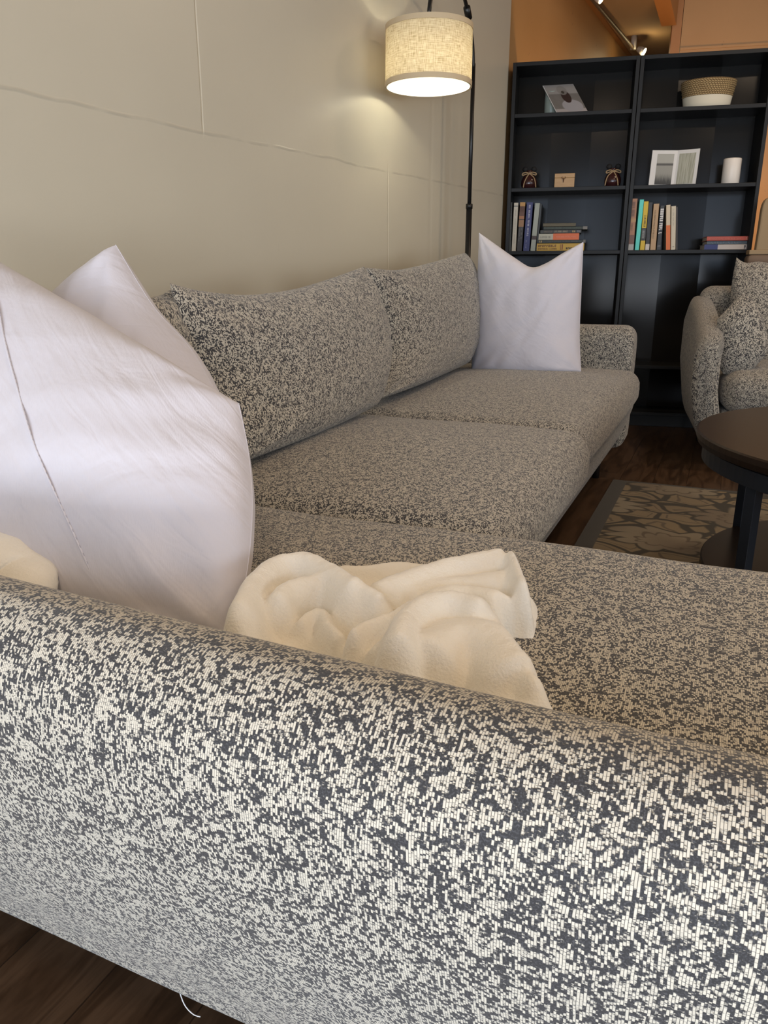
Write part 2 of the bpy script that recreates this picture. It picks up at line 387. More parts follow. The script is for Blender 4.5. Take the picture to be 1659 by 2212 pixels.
# ------------------------------------------------------------------ soft shapes
def soft_box(x0, x1, y0, y1, z0, z1, r, crown=.0, puff=.0, step=.022, fr=S, jit=.0, seed=0):
    """rounded cushion block in the frame fr(x,y,z); UV in metres"""
    m = MB(); c = V(((x0+x1)/2, (y0+y1)/2, (z0+z1)/2)); h = V(((x1-x0)/2, (y1-y0)/2, (z1-z0)/2))
    def warp(p):
        q = V([max(-h[i]+r, min(h[i]-r, p[i])) for i in range(3)]); d = p-q
        if d.length > 1e-6: p = q+d.normalized()*r
        a, b, e = p.x/h.x, p.y/h.y, p.z/h.z
        if p.z > 0: p.z += crown*(1-a*a)*(1-b*b)*min(1, e)
        if puff:
            p.x += puff*math.copysign(1, a)*(1-e*e)*(1-b**6)*abs(a)**4; p.y += puff*math.copysign(1, b)*(1-e*e)*(1-a**6)*abs(b)**4
        if jit:
            k = noise.noise(V((p.x*6+seed, p.y*6, p.z*6)))*jit
            p = p*(1+0)+V((k*.3, k*.3, k))
        return fr(p.x+c.x, p.y+c.y, p.z+c.z)
    for ax in range(3):
        for sg in (-1, 1):
            a, b = [(1, 2), (0, 2), (0, 1)][ax]
            na, nb = max(6, int(2*h[a]/step)), max(6, int(2*h[b]/step))
            vs = []; us = []
            for i in range(na+1):
                for j in range(nb+1):
                    p = V((0, 0, 0)); p[ax] = sg*h[ax]
                    p[a] = -h[a]*math.cos(math.pi*i/na)*.35-h[a]*(1-2*i/na)*.65; p[b] = -h[b]*math.cos(math.pi*j/nb)*.35-h[b]*(1-2*j/nb)*.65
                    pa, pb = p[a]+c[a], p[b]+c[b]
                    if ax == 2: us.append((pa, pb))
                    elif ax == 0: us.append((pa, pb+3*sg))
                    else: us.append((pa, pb+7*sg))
                    vs.append(warp(p))
            fs = []; fu = []
            for i in range(na):
                for j in range(nb):
                    f = (i*(nb+1)+j, (i+1)*(nb+1)+j, (i+1)*(nb+1)+j+1, i*(nb+1)+j+1)
                    fs.append(f); fu.append([us[k] for k in f])
            m.add(vs, fs, fu)
    return m
def arm_bar(prof, n0, n1, fr, r=.035, off=None, nseg=60):
    """closed profile [(d,z)] swept along n with rounded ends"""
    pts = crom([(p[0], p[1], 0) for p in prof]+[(prof[0][0], prof[0][1], 0)], 73)[:-1]
    cx = sum(p.x for p in pts)/72; cz = sum(p.y for p in pts)/72
    L = [0]
    for i in range(72): L.append(L[-1]+(pts[(i+1) % 72]-pts[i]).length)
    ends = [0, .02, .07, .16, .3, .5, .75, 1]
    ss = [n0+r*e for e in ends]+[n0+r+(n1-n0-2*r)*i/nseg for i in range(1, nseg)]+[n1-r*e for e in ends[::-1]]
    vs = []; fs = []; us = []
    for s in ss:
        t = min(1, min(s-n0, n1-s)/r); k = math.sqrt(max(0, 1-(1-t)**2))
        for p in pts:
            q = V((p.x-cx, p.y-cz)); l = q.length; q = q*((l-r*(1-k))/l)
            o = off(s, p.y) if off else 0
            vs.append(fr(s, cx+q.x+o, cz+q.y))
    for i in range(len(ss)-1):
        for j in range(72):
            j2 = (j+1) % 72; fs.append((i*72+j, i*72+j2, (i+1)*72+j2, (i+1)*72+j))
            us.append([(ss[i], L[j]), (ss[i], L[j+1]), (ss[i+1], L[j+1]), (ss[i+1], L[j])])
    m = MB(); m.add(vs, fs, us)
    k = len(ss)-1
    for b, rev in ((0, 0), (k*72, 1)):
        f = tuple(b+j for j in range(72)); f = f if rev else f[::-1]
        m.f.append(list(f)); m.uv.append([(m.v[q].dot(DD)+9, m.v[q].z) for q in f])
    return m
class Pillow:
    """stuffed cushion spanned between four boundary curves (all 3D), puffed front and back"""
    def __init__(s, top, bottom, left, right, tf, tb, n=56, e=.5, a=2.4, wr=.004, seed=0, lean=None, wfreq=9):
        s.T, s.B = crom(top, n+1), crom(bottom, n+1); s.L, s.R = crom(left, n+1), crom(right, n+1)
        s.n = n; s.tf, s.tb, s.e, s.a, s.wr, s.seed, s.wf = tf, tb, e, a, wr, seed, wfreq
        nn = (s.T[-1]-s.B[0]).cross(s.T[0]-s.B[-1]); s.N = nn.normalized()
        if s.N.dot(CP-s.T[0]) < 0: s.N = -s.N
        s.W = (s.T[-1]-s.T[0]).length; s.H = (s.L[-1]-s.L[0]).length
    def base(s, i, j):
        u, v = i/s.n, j/s.n
        def g(c, t):
            k = t*s.n; a = min(int(k), s.n-1); return c[a].lerp(c[a+1], k-a)
        T, B, L, R = g(s.T, u), g(s.B, u), g(s.L, v), g(s.R, v)
        c = (s.T[0]*(1-u)+s.T[-1]*u)*(1-v)+(s.B[0]*(1-u)+s.B[-1]*u)*v
        return T*(1-v)+B*v+L*(1-u)+R*u-c
    def pt(s, u, v, side=1, lift=0):
        p = s.base(u*s.n, v*s.n); a = abs(2*u-1)**s.a; b = abs(2*v-1)**s.a
        t = max(0, (1-a)*(1-b))**s.e
        w = noise.noise(V((u*s.wf+s.seed, v*s.wf*.6, side)))*s.wr+noise.noise(V(((u+v)*s.wf*2.2+s.seed, (u-v)*s.wf*.5, side*3)))*s.wr*.7
        # gathers running in from the corners
        for cu, cv in ((0, 0), (1, 0), (0, 1), (1, 1)):
            d = math.hypot(u-cu, v-cv)
            if d < .42:
                an = math.atan2(abs(v-cv), abs(u-cu)+1e-6); w += math.sin(an*11+cu*2+cv+s.seed)*s.wr*.9*(1-d/.42)*min(1, d*6)
        return p+s.N*(side*(t*(s.tf if side > 0 else s.tb)+w*min(1, t*2.5))+lift)
    def mesh(s):
        m = MB(); n = s.n; q = [(.5-.5*math.cos(math.pi*i/n))*.6+i/n*.4 for i in range(n+1)]
        for side in (1, -1):
            vs = [s.pt(q[i], q[j], side) for i in range(n+1) for j in range(n+1)]
            fs = []; us = []
            for i in range(n):
                for j in range(n):
                    f = [(i, j), (i+1, j), (i+1, j+1), (i, j+1)]
                    if side > 0: f = f[::-1]
                    fs.append([a*(n+1)+b for a, b in f]); us.append([(q[a]*s.W+(side < 0)*2, -q[b]*s.H) for a, b in f])
            m.add(vs, fs, us)
        return m
    def seam(s, r=.0016):
        m = MB(); ring = s.T+s.R[1:]+s.B[::-1][1:]+s.L[::-1][1:-1]
        m.tube(ring+[ring[0]], r, 6, cap=False); return m

# ------------------------------------------------------------------ sofa
SEAT = .452
sofa = thing('sectional_sofa', 'large grey speckled sectional sofa with near arm, chaise seat and loose back cushions', 'sofa', S(-.7, 1.85, 0), -YS)
nprof = [(.440, .125), (.418, .17), (.372, .25), (.330, .34), (.300, .43), (.290, .50), (.298, .540), (.325, .565), (.362, .561), (.400, .532), (.425, .48), (.440, .40), (.455, .30), (.470, .20), (.475, .14), (.460, .122)]
arm_bar(nprof, -1.15, .62, S, .04, off=lambda n, z: max(0, -n-.05)*.05*(z/.5)+noise.noise(V((n*3, z*5, 2)))*.004, nseg=90).build('armrest', M['boucle'], sofa, smooth=True)
fprof = [(3.275, .125), (3.30, .18), (3.315, .30), (3.32, .45), (3.315, .55), (3.295, .588), (3.25, .598), (3.19, .590), (3.165, .555), (3.155, .45), (3.15, .30), (3.15, .14), (3.17, .122)]
arm_bar(fprof, -1.15, -.325, S, .045, nseg=40, off=None).build('armrest', M['boucle'], sofa, smooth=True)
# base: tapered under-frame along the main run, and under the chaise
bprof = [(-1.14, .14), (-.40, .125), (-.362, .135), (-.332, .20), (-.308, .28), (-.298, .335), (-.33, .35), (-.7, .35), (-1.14, .35)]
def rail(prof, d0, d1, name):
    pts = [V((p[0], p[1])) for p in prof]; L = [0]; k = len(pts)
    for i in range(k): L.append(L[-1]+(pts[(i+1) % k]-pts[i]).length)
    n = 40; vs = [S(p.x, d0+(d1-d0)*i/n, p.y) for i in range(n+1) for p in pts]; fs = []; us = []
    for i in range(n):
        for j in range(k):
            j2 = (j+1) % k; fs.append((i*k+j, (i+1)*k+j, (i+1)*k+j2, i*k+j2))
            a, b = d0+(d1-d0)*i/n, d0+(d1-d0)*(i+1)/n
            us.append([(a, L[j]), (b, L[j]), (b, L[j+1]), (a, L[j+1])])
    fs += [tuple(range(k)), tuple(range(n*k+k-1, n*k-1, -1))]; us += [[(p.x, p.y) for p in pts], [(p.x, p.y) for p in pts[::-1]]]
    return MB().add(vs, fs, us).build(name, M['boucle'], sofa, bevel=.012)
rail(bprof, .90, 3.20, 'base')
soft_box(-1.13, .58, .47, 1.0, .13, .33, .03).build('base', M['boucle'], sofa, smooth=True)
# seat cushions
soft_box(-1.02, .66, .465, .995, .30, SEAT-.008, .05, crown=.012, puff=.006, jit=.004).build('seat_cushion', M['boucle'], sofa, smooth=True)
soft_box(-1.02, -.262, 1.008, 1.83, .30, SEAT-.016, .05, crown=.030, puff=.012, jit=.004, seed=3).build('seat_cushion', M['boucle'], sofa, smooth=True)
soft_box(-1.02, -.285, 1.842, 3.15, .30, SEAT-.016, .05, crown=.030, puff=.012, jit=.004, seed=7).build('seat_cushion', M['boucle'], sofa, smooth=True)
# back frame along the wall side
soft_box(-1.12, -1.00, .45, 3.28, .13, .60, .035).build('back_frame', M['boucle'], sofa, smooth=True)
# back cushions
def q(x, y, n): return pN(x, y, n)
bc = Pillow([q(366, 611, -.88), q(430, 631, -.885), q(520, 640, -.89), q(620, 628, -.89), q(700, 606, -.89), q(786, 576, -.88)],
            [S(-.755, 1.10, .468), S(-.77, 1.35, .462), S(-.785, 1.6, .462), S(-.80, 1.80, .468)],
            [q(366, 611, -.88), q(395, 700, -.85), q(440, 850, -.82), S(-.755, 1.10, .468)],
            [q(786, 576, -.88), q(812, 640, -.86), q(832, 760, -.83), S(-.80, 1.80, .468)], .085, .07, seed=1, e=.6, wr=.005)
bc.mesh().build('back_cushion', M['boucle'], sofa, smooth=True)
bc2 = Pillow([q(790, 578, -.95), q(850, 584, -.94), q(920, 570, -.94), q(1004, 546, -.94)],
             [S(-.83, 1.86, .468), S(-.85, 2.15, .462), S(-.87, 2.45, .462), S(-.885, 2.82, .468)],
             [q(790, 578, -.95), q(815, 650, -.92), q(835, 780, -.88), S(-.83, 1.86, .468)],
             [q(1004, 546, -.94), q(1019, 600, -.93), q(1024, 700, -.91), S(-.885, 2.82, .468)], .085, .07, seed=5, e=.5, wr=.005)
bc2.mesh().build('back_cushion', M['boucle'], sofa, smooth=True)
bc3 = Pillow([S(-.93, .70, .66), S(-.92, .85, .71), q(340, 640, -.91), q(372, 613, -.90)],
             [S(-.80, .62, .468), S(-.81, .8, .462), S(-.80, 1.02, .468)],
             [S(-.93, .70, .66), S(-.80, .62, .468)],
             [q(372, 613, -.90), q(405, 690, -.87), S(-.80, 1.02, .468)], .07, .06, seed=9, e=.55, wr=.004)
bc3.mesh().build('back_cushion', M['boucle'], sofa, smooth=True)
for n, d in ((-.42, 3.12), (-.42, 1.2), (-1.05, 3.12), (.45, .92), (.45, .55), (-1.05, .60)):
    MB().tube([S(n, d, .14), S(n, d, 0)], [.02, .014]).build('leg', M['black_metal'], sofa, smooth=True)
# a loose thread hanging from the underside of the near arm
th = [S(-.415, .452, .128), S(-.413, .452, .112), S(-.407, .451, .100), S(-.398, .451, .094), S(-.39, .451, .095)]
MB().tube(crom(th, 14), .0006, 6).build('loose_thread', paint((.6, .6, .6)), sofa, smooth=True)

# ------------------------------------------------------------------ white cushions
def pillow_thing(P, name, label, base):
    t = thing(name, label, 'pillow', base, 0, 'white throw pillows on the sofa')
    P.mesh().build('cover', M['cotton'], t, smooth=True)
    P.seam(.0006).build('seam', M['cotton'], t, smooth=True)
    return t
p1 = Pillow([pD(-120, 470, .93), pD(0, 570, .90), pD(170, 672, .86), pD(330, 765, .82), pD(440, 832, .78), pD(516, 872, .75)],
            [pD(-260, 1200, .55), pD(-50, 1300, .55), pD(200, 1380, .55), pD(380, 1400, .55), pD(495, 1385, .55)],
            [pD(-120, 470, .93), pD(-190, 800, .76), pD(-260, 1200, .55)],
            [pD(516, 872, .75), pD(537, 980, .71), pD(545, 1100, .65), pD(531, 1250, .60), pD(495, 1385, .55)], .11, .09, seed=2, e=.6, wr=.005, wfreq=4)
t = pillow_thing(p1, 'throw_pillow', 'biggest white pillow, stitched seam facing out, leaning behind the near arm', inv_base := on_z(250, 1380, .46))
sm = [p1.pt(u, v, 1, .0004) for u, v in [(.28, .06), (.385, .2), (.46, .33), (.52, .45), (.585, .6), (.665, .75), (.74, .93), (.76, .97)]]
MB().tube(crom(sm, 60), .0013, 6).build('seam_fold', M['cotton'], t, smooth=True)
st_ = MB(); cs_ = crom([p+NN*.0016+V((0, -.0006, 0)) for p in sm], 241)
for k_ in range(0, 238, 3): st_.tube([cs_[k_], cs_[k_+1]], .00035, 5)
st_.build('stitching', plain('grey-blue thread', (.42, .42, .50), .8), t, smooth=True)
p2 = Pillow([pD(40, 700, 1.02), pD(100, 700, 1.02), pD(170, 620, 1.02), pD(250, 529, 1.02)],
            [pD(330, 1250, .80), pD(420, 1120, .82), pD(520, 950, .88)],
            [pD(40, 700, 1.02), pD(120, 950, .90), pD(330, 1250, .80)],
            [pD(250, 529, 1.02), pD(330, 660, .99), pD(420, 765, .96), pD(520, 950, .88)], .09, .07, seed=12, e=.55, wr=.004, wfreq=6)
pillow_thing(p2, 'throw_pillow', 'white pillow standing on one corner behind the biggest white pillow', on_z(400, 1150, .46))
p3 = Pillow([pD(1035, 503, 2.93), pD(1070, 528, 2.92), pD(1110, 556, 2.91), pD(1148, 578, 2.90), pD(1180, 570, 2.90), pD(1220, 545, 2.92), pD(1260, 523, 2.93)],
            [pD(1017, 806, 2.83), pD(1070, 812, 2.80), pD(1150, 810, 2.79), pD(1210, 806, 2.80), pD(1255, 802, 2.85)],
            [pD(1035, 503, 2.93), pD(1032, 600, 2.92), pD(1028, 700, 2.88), pD(1017, 806, 2.83)],
            [pD(1260, 523, 2.93), pD(1256, 620, 2.92), pD(1252, 720, 2.90), pD(1255, 802, 2.85)], .09, .08, seed=21, e=.55, wr=.005, wfreq=6)
pillow_thing(p3, 'throw_pillow', 'white pillow with a chopped dip in its top, at the far end of the sofa', on_z(1140, 808, .46))

# ------------------------------------------------------------------ blanket
def blanket(name, outline, ridges, label, base=.010, res=.0028, zf=None, edge=.02):
    z0 = SEAT+.002
    O = np.array([inS(on_z(x, y, z0+.02))[:2] for x, y in outline])
    lo, hi = O.min(0)-.03, O.max(0)+.03
    X, Y = np.meshgrid(np.arange(lo[0], hi[0], res), np.arange(lo[1], hi[1], res), indexing='ij')
    def segd(A, B):
        d = B-A; t = np.clip(((X-A[0])*d[0]+(Y-A[1])*d[1])/(d@d+1e-12), 0, 1)
        return np.hypot(X-A[0]-t*d[0], Y-A[1]-t*d[1]), t
    D = np.full(X.shape, 9.); ins = np.zeros(X.shape, bool)
    for A, B in zip(O, np.roll(O, -1, 0)):
        D = np.minimum(D, segd(A, B)[0])
        c = ((A[1] > Y) != (B[1] > Y)) & (X < (B[0]-A[0])*(Y-A[1])/(B[1]-A[1]+1e-12)+A[0]); ins ^= c
    sd = np.where(ins, D, -D)
    H = np.full(X.shape, base)
    for pts, w, h in ridges:
        zz = z0+h
        P = [inS(on_z(x, y, zz-.01))[:2] for x, y in pts]; P = np.array([(p.x, p.y) for p in crom([(a, b, 0) for a, b in P], 26)])
        d = np.full(X.shape, 9.); tt = np.zeros(X.shape)
        for k, (A, B) in enumerate(zip(P[:-1], P[1:])):
            dd, t = segd(A, B); m = dd < d; d = np.where(m, dd, d); tt = np.where(m, (k+t)/25, tt)
        taper = np.clip(np.minimum(tt, 1-tt)*5+.45, 0, 1)
        w = w*.78; h = h*1.06; R = h*taper*np.sqrt(np.clip(1-(d/w)**2, 0, 1))**1.15
        R = np.where(d < w, R, 0)
        # smooth maximum
        k = .0045; hh = np.clip(.5+.5*(R-H)/k, 0, 1); H = H*(1-hh)+R*hh+k*hh*(1-hh)*.9
    # blur a little
    for _ in range(1):
        H = (H+np.roll(H, 1, 0)+np.roll(H, -1, 0)+np.roll(H, 1, 1)+np.roll(H, -1, 1))/5
    E = np.sqrt(np.clip(1-(1-np.clip((sd+.004)/edge, 0, 1))**2, 0, 1))
    ii, jj = X.shape
    vs = []; idx = -np.ones(X.shape, int)
    keep = sd > -.012
    for i in range(ii):
        for j in range(jj):
            if keep[i, j]:
                n1 = noise.noise(V((X[i, j]*30, Y[i, j]*30, 1)))*.0035+noise.noise(V((X[i, j]*140, Y[i, j]*140, 4)))*.0012
                z = z0-.012+(H[i, j]+.012+n1)*E[i, j]
                idx[i, j] = len(vs); vs.append(S(X[i, j], Y[i, j], z))
    fs = []
    for i in range(ii-1):
        for j in range(jj-1):
            f = (idx[i, j], idx[i+1, j], idx[i+1, j+1], idx[i, j+1])
            if min(f) >= 0: fs.append([int(k) for k in f])
    c = O.mean(0)
    return tag(obj(name, vs, fs, M['fleece'], origin=S(c[0], c[1], SEAT)), label, 'blanket')
main_out = [(470, 1420), (500, 1360), (528, 1290), (560, 1245), (605, 1222), (650, 1216), (700, 1224), (780, 1222), (860, 1216), (940, 1216), (1000, 1218), (1060, 1208), (1112, 1200),
            (1135, 1222), (1145, 1255), (1160, 1280), (1160, 1310), (1148, 1333), (1110, 1330), (1085, 1335), (1088, 1370), (1115, 1425), (1150, 1480), (1200, 1535), (1260, 1600), (1100, 1600), (900, 1560), (600, 1480)]
rid = [([(505, 1360), (535, 1290), (580, 1240), (635, 1222), (690, 1232), (745, 1268), (800, 1305)], .032, .062),
       ([(590, 1330), (618, 1290), (670, 1270), (730, 1264), (775, 1290), (850, 1322)], .026, .056),
       ([(700, 1228), (800, 1226), (900, 1222), (990, 1222)], .03, .026),
       ([(790, 1300), (870, 1262), (950, 1236), (1040, 1218), (1115, 1207)], .030, .050),
       ([(860, 1300), (960, 1272), (1060, 1265), (1140, 1262)], .035, .040),
       ([(900, 1310), (1000, 1292), (1080, 1305), (1145, 1312)], .028, .042),
       ([(1098, 1205), (1118, 1250), (1135, 1290), (1140, 1322)], .016, .052),
       ([(855, 1420), (880, 1350), (930, 1312), (990, 1308), (1070, 1335)], .030, .060),
       ([(900, 1430), (960, 1380), (1020, 1370), (1080, 1400), (1140, 1470)], .055, .050),
       ([(1060, 1340), (1082, 1380), (1110, 1440), (1170, 1520)], .022, .042),
       ([(640, 1372), (665, 1348), (695, 1342), (712, 1375), (745, 1400)], .016, .040),
       ([(750, 1405), (790, 1372), (840, 1355), (885, 1325), (930, 1300)], .016, .050),
       ([(560, 1400), (580, 1350), (600, 1330)], .022, .035),
       ([(800, 1440), (850, 1390), (880, 1350)], .018, .04),
       ([(600, 1440), (640, 1400), (700, 1410), (760, 1440)], .02, .025),
       ([(1000, 1480), (1080, 1470), (1180, 1560)], .05, .03)]
blanket('throw_blanket', main_out, rid, 'cream fleece throw blanket crumpled on the chaise seat beside the biggest pillow', edge=.017)
ob = bpy.data.objects['throw_blanket']
lz = SEAT+.09
cv = [S(-.66, .500, .46), S(-.655, .495, .52), S(-.64, .49, .57), S(-.635, .485, .605)]
def fold(name, spine, wid, th, label):
    """a rolled-over end of the cloth: thick rounded sheet along the spine"""
    P = crom(spine, 26); m = MB(); vs = []; n = 20
    for i, p in enumerate(P):
        t = (P[min(i+1, 25)]-P[max(i-1, 0)]).normalized(); a = t.cross(UP).normalized(); b = a.cross(t)
        e = math.sin(math.pi*min(1, max(0, (i+1)/27)))**.4
        for k in range(n):
            g = 2*math.pi*k/n; r = 1+.1*noise.noise(V((i*.3, k*.5, 0)))
            vs.append(p+a*(math.cos(g)*wid*e*r)+b*(math.sin(g)*th*e*r))
    fs = [(i*n+k, i*n+(k+1) % n, (i+1)*n+(k+1) % n, (i+1)*n+k) for i in range(25) for k in range(n)]
    fs += [tuple(range(n))[::-1], tuple(25*n+k for k in range(n))]
    return tag(obj(name, vs, fs, M['fleece'], origin=spine[0]), label, 'blanket')
fold('throw_blanket', [pD(-90, 1150, .53), pD(-30, 1188, .53), pD(10, 1215, .52), pD(45, 1240, .52), pD(75, 1262, .51), pD(95, 1300, .51)], .035, .022,
     'end of a white fleece throw tucked behind the near arm at the left edge')

# ------------------------------------------------------------------ floor lamp
LC = on_plane(925, 202, DD*2.809, DD); LC.z = 1.411
R0 = .150; HS = .188
lampbase = S(-1.085, 3.42, 0)
lamp = thing('floor_lamp', 'black arched floor lamp with a lit beige linen drum shade behind the sofa', 'lamp', lampbase)
sh = MB().lathe(LC, [(R0, .015), (R0*.998, HS*.5), (R0*.99, HS-.015)], 96).build('lamp_shade', M['linen'], lamp, smooth=True)
LT = NT('lit white lining'); _d = LT.n('ShaderNodeBsdfDiffuse', Color=(.93, .93, .88, 1)); _t = LT.n('ShaderNodeBsdfTranslucent', Color=(.93, .93, .88, 1))
LT.t.links.new(LT.n('ShaderNodeMixShader', i0=.5, i1=_d.outputs[0], i2=_t.outputs[0]).outputs[0], LT.out.inputs[0])
MB().lathe(LC, [(R0-.003, .002), (R0*.99-.003, HS-.002)], 96).build('shade_lining', LT.m, sh, smooth=True)
for z0, z1 in ((0, .016), (HS-.016, HS)):
    rr = R0 if z0 == 0 else R0*.99
    MB().lathe(LC, [(rr-.002, z0), (rr+.0015, z0), (rr+.0015, z1), (rr-.002, z1), (rr-.002, z0)], 96).build('shade_binding', M['linen_trim'], sh, smooth=False)
MB().lathe(LC, [(R0-.0055, .001), (R0-.0035, .001), (R0-.0035, .005), (R0-.0055, .005), (R0-.0055, .001)], 96).build('shade_ring', M['shade_lining'], sh)
for k in range(3):
    a = k*2*math.pi/3+.5; MB().tube([LC+V((0, 0, HS-.03)), LC+V((math.cos(a)*R0*.985, math.sin(a)*R0*.985, HS-.012))], .0018, 6).build('spider_arm', M['black_metal'], sh)
MB().lathe(LC, [(.001, HS+.028), (.012, HS+.028), (.016, HS+.015), (.032, HS+.010), (.034, HS+.002), (.02, HS-.004), (.018, HS-.07), (.001, HS-.07)], 24).build('socket', M['black_metal'], lamp, smooth=True)
MB().lathe(LC, [(.001, HS-.07), (.012, HS-.072), (.014, HS-.078), (.024, HS-.092), (.025, HS-.102), (.018, HS-.114), (.001, HS-.119)], 20).build('bulb', M['bulb'], lamp, smooth=True)
# pole, collar, arch
pl = [lampbase+V((0, 0, z)) for z in (.02, 1.07)]
MB().tube(pl, .0125, 16).build('lower_pole', M['black_metal'], lamp, smooth=True)
tilt = (pD(1019, 190, 3.42)-pD(1011, 440, 3.42)); pt = lampbase+V((0, 0, 1.07))
MB().tube([pt, lampbase+V((0, 0, 1.62))], .0085, 16).build('upper_pole', M['black_metal'], lamp, smooth=True)
MB().tube([lampbase+V((0, 0, 1.062)), lampbase+V((0, 0, 1.082))], .0148, 16).build('collar', M['black_metal'], lamp, smooth=True)
topc = LC+V((0, 0, HS+.028)); A = lampbase+V((0, 0, 1.60)); dl = (topc-A); dl.z = 0
arc = [A, A+dl*.06+V((0, 0, .10)), A+dl*.25+V((0, 0, .20)), A+dl*.5+V((0, 0, .245)), A+dl*.75+V((0, 0, .22)), A+dl*.93+V((0, 0, .13)), topc+V((0, 0, .03)), topc]
MB().tube(crom(arc, 40), .0075, 12).build('arch', M['black_metal'], lamp, smooth=True)
ca = crom(arc, 40); MB().tube([ca[9], ca[11]], .014, 12).build('arch_joint', M['black_metal'], lamp, smooth=True)
MB().lathe(lampbase, [(.001, 0), (.13, 0), (.13, .012), (.12, .018), (.02, .024), (.001, .024)], 40).build('base', M['black_metal'], lamp, smooth=False)

# ------------------------------------------------------------------ bookcases
B0 = V((.645, 4.327, 0)); BW = .609; BD = .245; BH = 1.803
def bcS(s, d, z): return B0+BR*s+BB*d+UP*z
SH = [1.571, 1.222, .912, .60, .328]
def bookcase(k, label):
    o = bcS(k*(BW+.003), 0, 0)
    t = thing('bookcase', label, 'bookcase', o, -YB, 'tall black bookcases side by side')
    def bx(name, a, b, mat, par=t, bev=.0012): return MB().box(o, BR, BB, UP, a, b).build(name, mat, par, bevel=bev)
    bx('side_panel', (0, 0, 0), (.018, BD, BH), M['case']); bx('side_panel', (BW-.018, 0, 0), (BW, BD, BH), M['case'])
    bx('top_panel', (.018, 0, BH-.018), (BW-.018, BD, BH), M['case'])
    bx('kickboard', (.018, .015, 0), (BW-.018, .03, .06), M['case']); bx('bottom_panel', (.018, 0, .06), (BW-.018, BD, .078), M['case'])
    for z in SH:
        if z == .60: continue
        bx('shelf', (.018, .004, z-.018), (BW-.018, BD, z), M['case'])
    # backing board folded into three leaves that do not lie quite flat
    xs = [.016, BW*.335, BW*.665, BW-.016]; ys = [(.008, -.004), (-.002, .004), (.005, -.005)] if k else [(.006, .001), (.0, .005), (.006, -.003)]
    for i in range(3):
        a, b = xs[i], xs[i+1]; ya, yb = ys[i]
        ex = (BR*(b-a)+BB*(yb-ya)).normalized(); ey = UP.cross(ex)
        if ey.dot(BB) < 0: ey = -ey
        MB().box(o+BR*a+BB*(BD-.016+ya), ex, ey, UP, (-.001, 0, .07), ((b-a)+.003, .004, BH-.006)).build('back_leaf', M['case_back'], t)
    return t
bookcase(0, 'left one of two black bookcases, nearest the greige wall')
bookcase(1, 'right one of two black bookcases, behind the armchair')

def s_of(x, y, ins): return (on_plane(x, y, B0+BB*ins, BB)-B0).dot(BR)
def z_of(x, y, ins): return on_plane(x, y, B0+BB*ins, BB).z
def strokes(m, o, ex, ez, ey, L, w, n, bold=.5, gap=.0, rnd=random):
    """a line of small letter marks, running along ex"""
    stepx = L/n
    for i in range(n):
        if rnd.random() < gap: continue
        a = i*stepx; k = rnd.randrange(4); b = stepx*(.55+.2*bold)
        tk = stepx*(.18+.22*bold)
        m.box(o, ex, ez, ey, (a, 0, 0), (a+tk, w, .0004))
        if k in (0, 1): m.box(o, ex, ez, ey, (a, w-tk, 0), (a+b, w, .0004))
        if k in (0, 2): m.box(o, ex, ez, ey, (a, 0, 0), (a+b, tk, .0004))
        if k in (1, 3): m.box(o, ex, ez, ey, (a, w*.45, 0), (a+b, w*.45+tk, .0004))
        if k == 3 or k == 0: m.box(o, ex, ez, ey, (a+b-tk, 0, 0), (a+b, w, .0004))
def book(o, w, h, d, cover, label, group, lean=0, bands=(), text=(), upright=True, page=None, name='book'):
    """o: front-left-bottom corner. upright: spine faces out, width w along the shelf, height h. flat: length w along the shelf, thickness h"""
    ex = (BR*math.cos(lean)+UP*math.sin(-lean)); ez = (UP*math.cos(lean)+BR*math.sin(lean)); ey = BB
    if lean > 0: o = o+UP*(w*math.sin(lean))
    t = thing(name, label, 'book', o, -YB, group); c = paint(cover)
    m = MB(); k = .0022; r = MB()
    if upright:
        m.box(o, ex, ey, ez, (0, 0, 0), (w, k, h)); m.box(o, ex, ey, ez, (0, 0, 0), (k, d, h)); m.box(o, ex, ey, ez, (w-k, 0, 0), (w, d, h))
        r.box(o, ex, ey, ez, (k, k, .003), (w-k, d-.004, h-.003))
    else:
        m.box(o, ex, ey, ez, (0, 0, 0), (w, k, h)); m.box(o, ex, ey, ez, (0, 0, 0), (w, d, k)); m.box(o, ex, ey, ez, (0, 0, h-k), (w, d, h))
        r.box(o, ex, ey, ez, (.003, k, k), (w-.003, d-.004, h-k))
    cv = m.build('cover', c, t, bevel=.0008); r.build('pages', M['paper'] if page is None else page, t)
    for (a, b, col) in bands:
        bm = MB()
        if upright: bm.box(o, ex, ey, ez, (0.0001, -.0005, h*a), (w-.0001, .0003, h*b))
        else: bm.box(o, ex, ey, ez, (w*a, -.0005, .0001), (w*b, .0003, h-.0001))
        bm.build('spine_panel', paint(col), cv)
    for (a, b, lo, hi, col, n, bold) in text:
        tm = MB(); rnd = random.Random(int(w*1e5+a*100))
        if upright:  # runs down the spine
            strokes(tm, o+ez*(h*b)+ex*(w*lo)-ey*.0008, -ez, ex, -ey, h*(b-a), w*(hi-lo), n, bold, .08, rnd)
        else:
            strokes(tm, o+ex*(w*a)+ez*(h*lo)-ey*.0008, ex, ez, -ey, w*(b-a), h*(hi-lo), n, bold, .08, rnd)
        tm.build('spine_lettering', paint(col), cv)
    return t
FI = .035           # spines stand this far behind the shelf edge
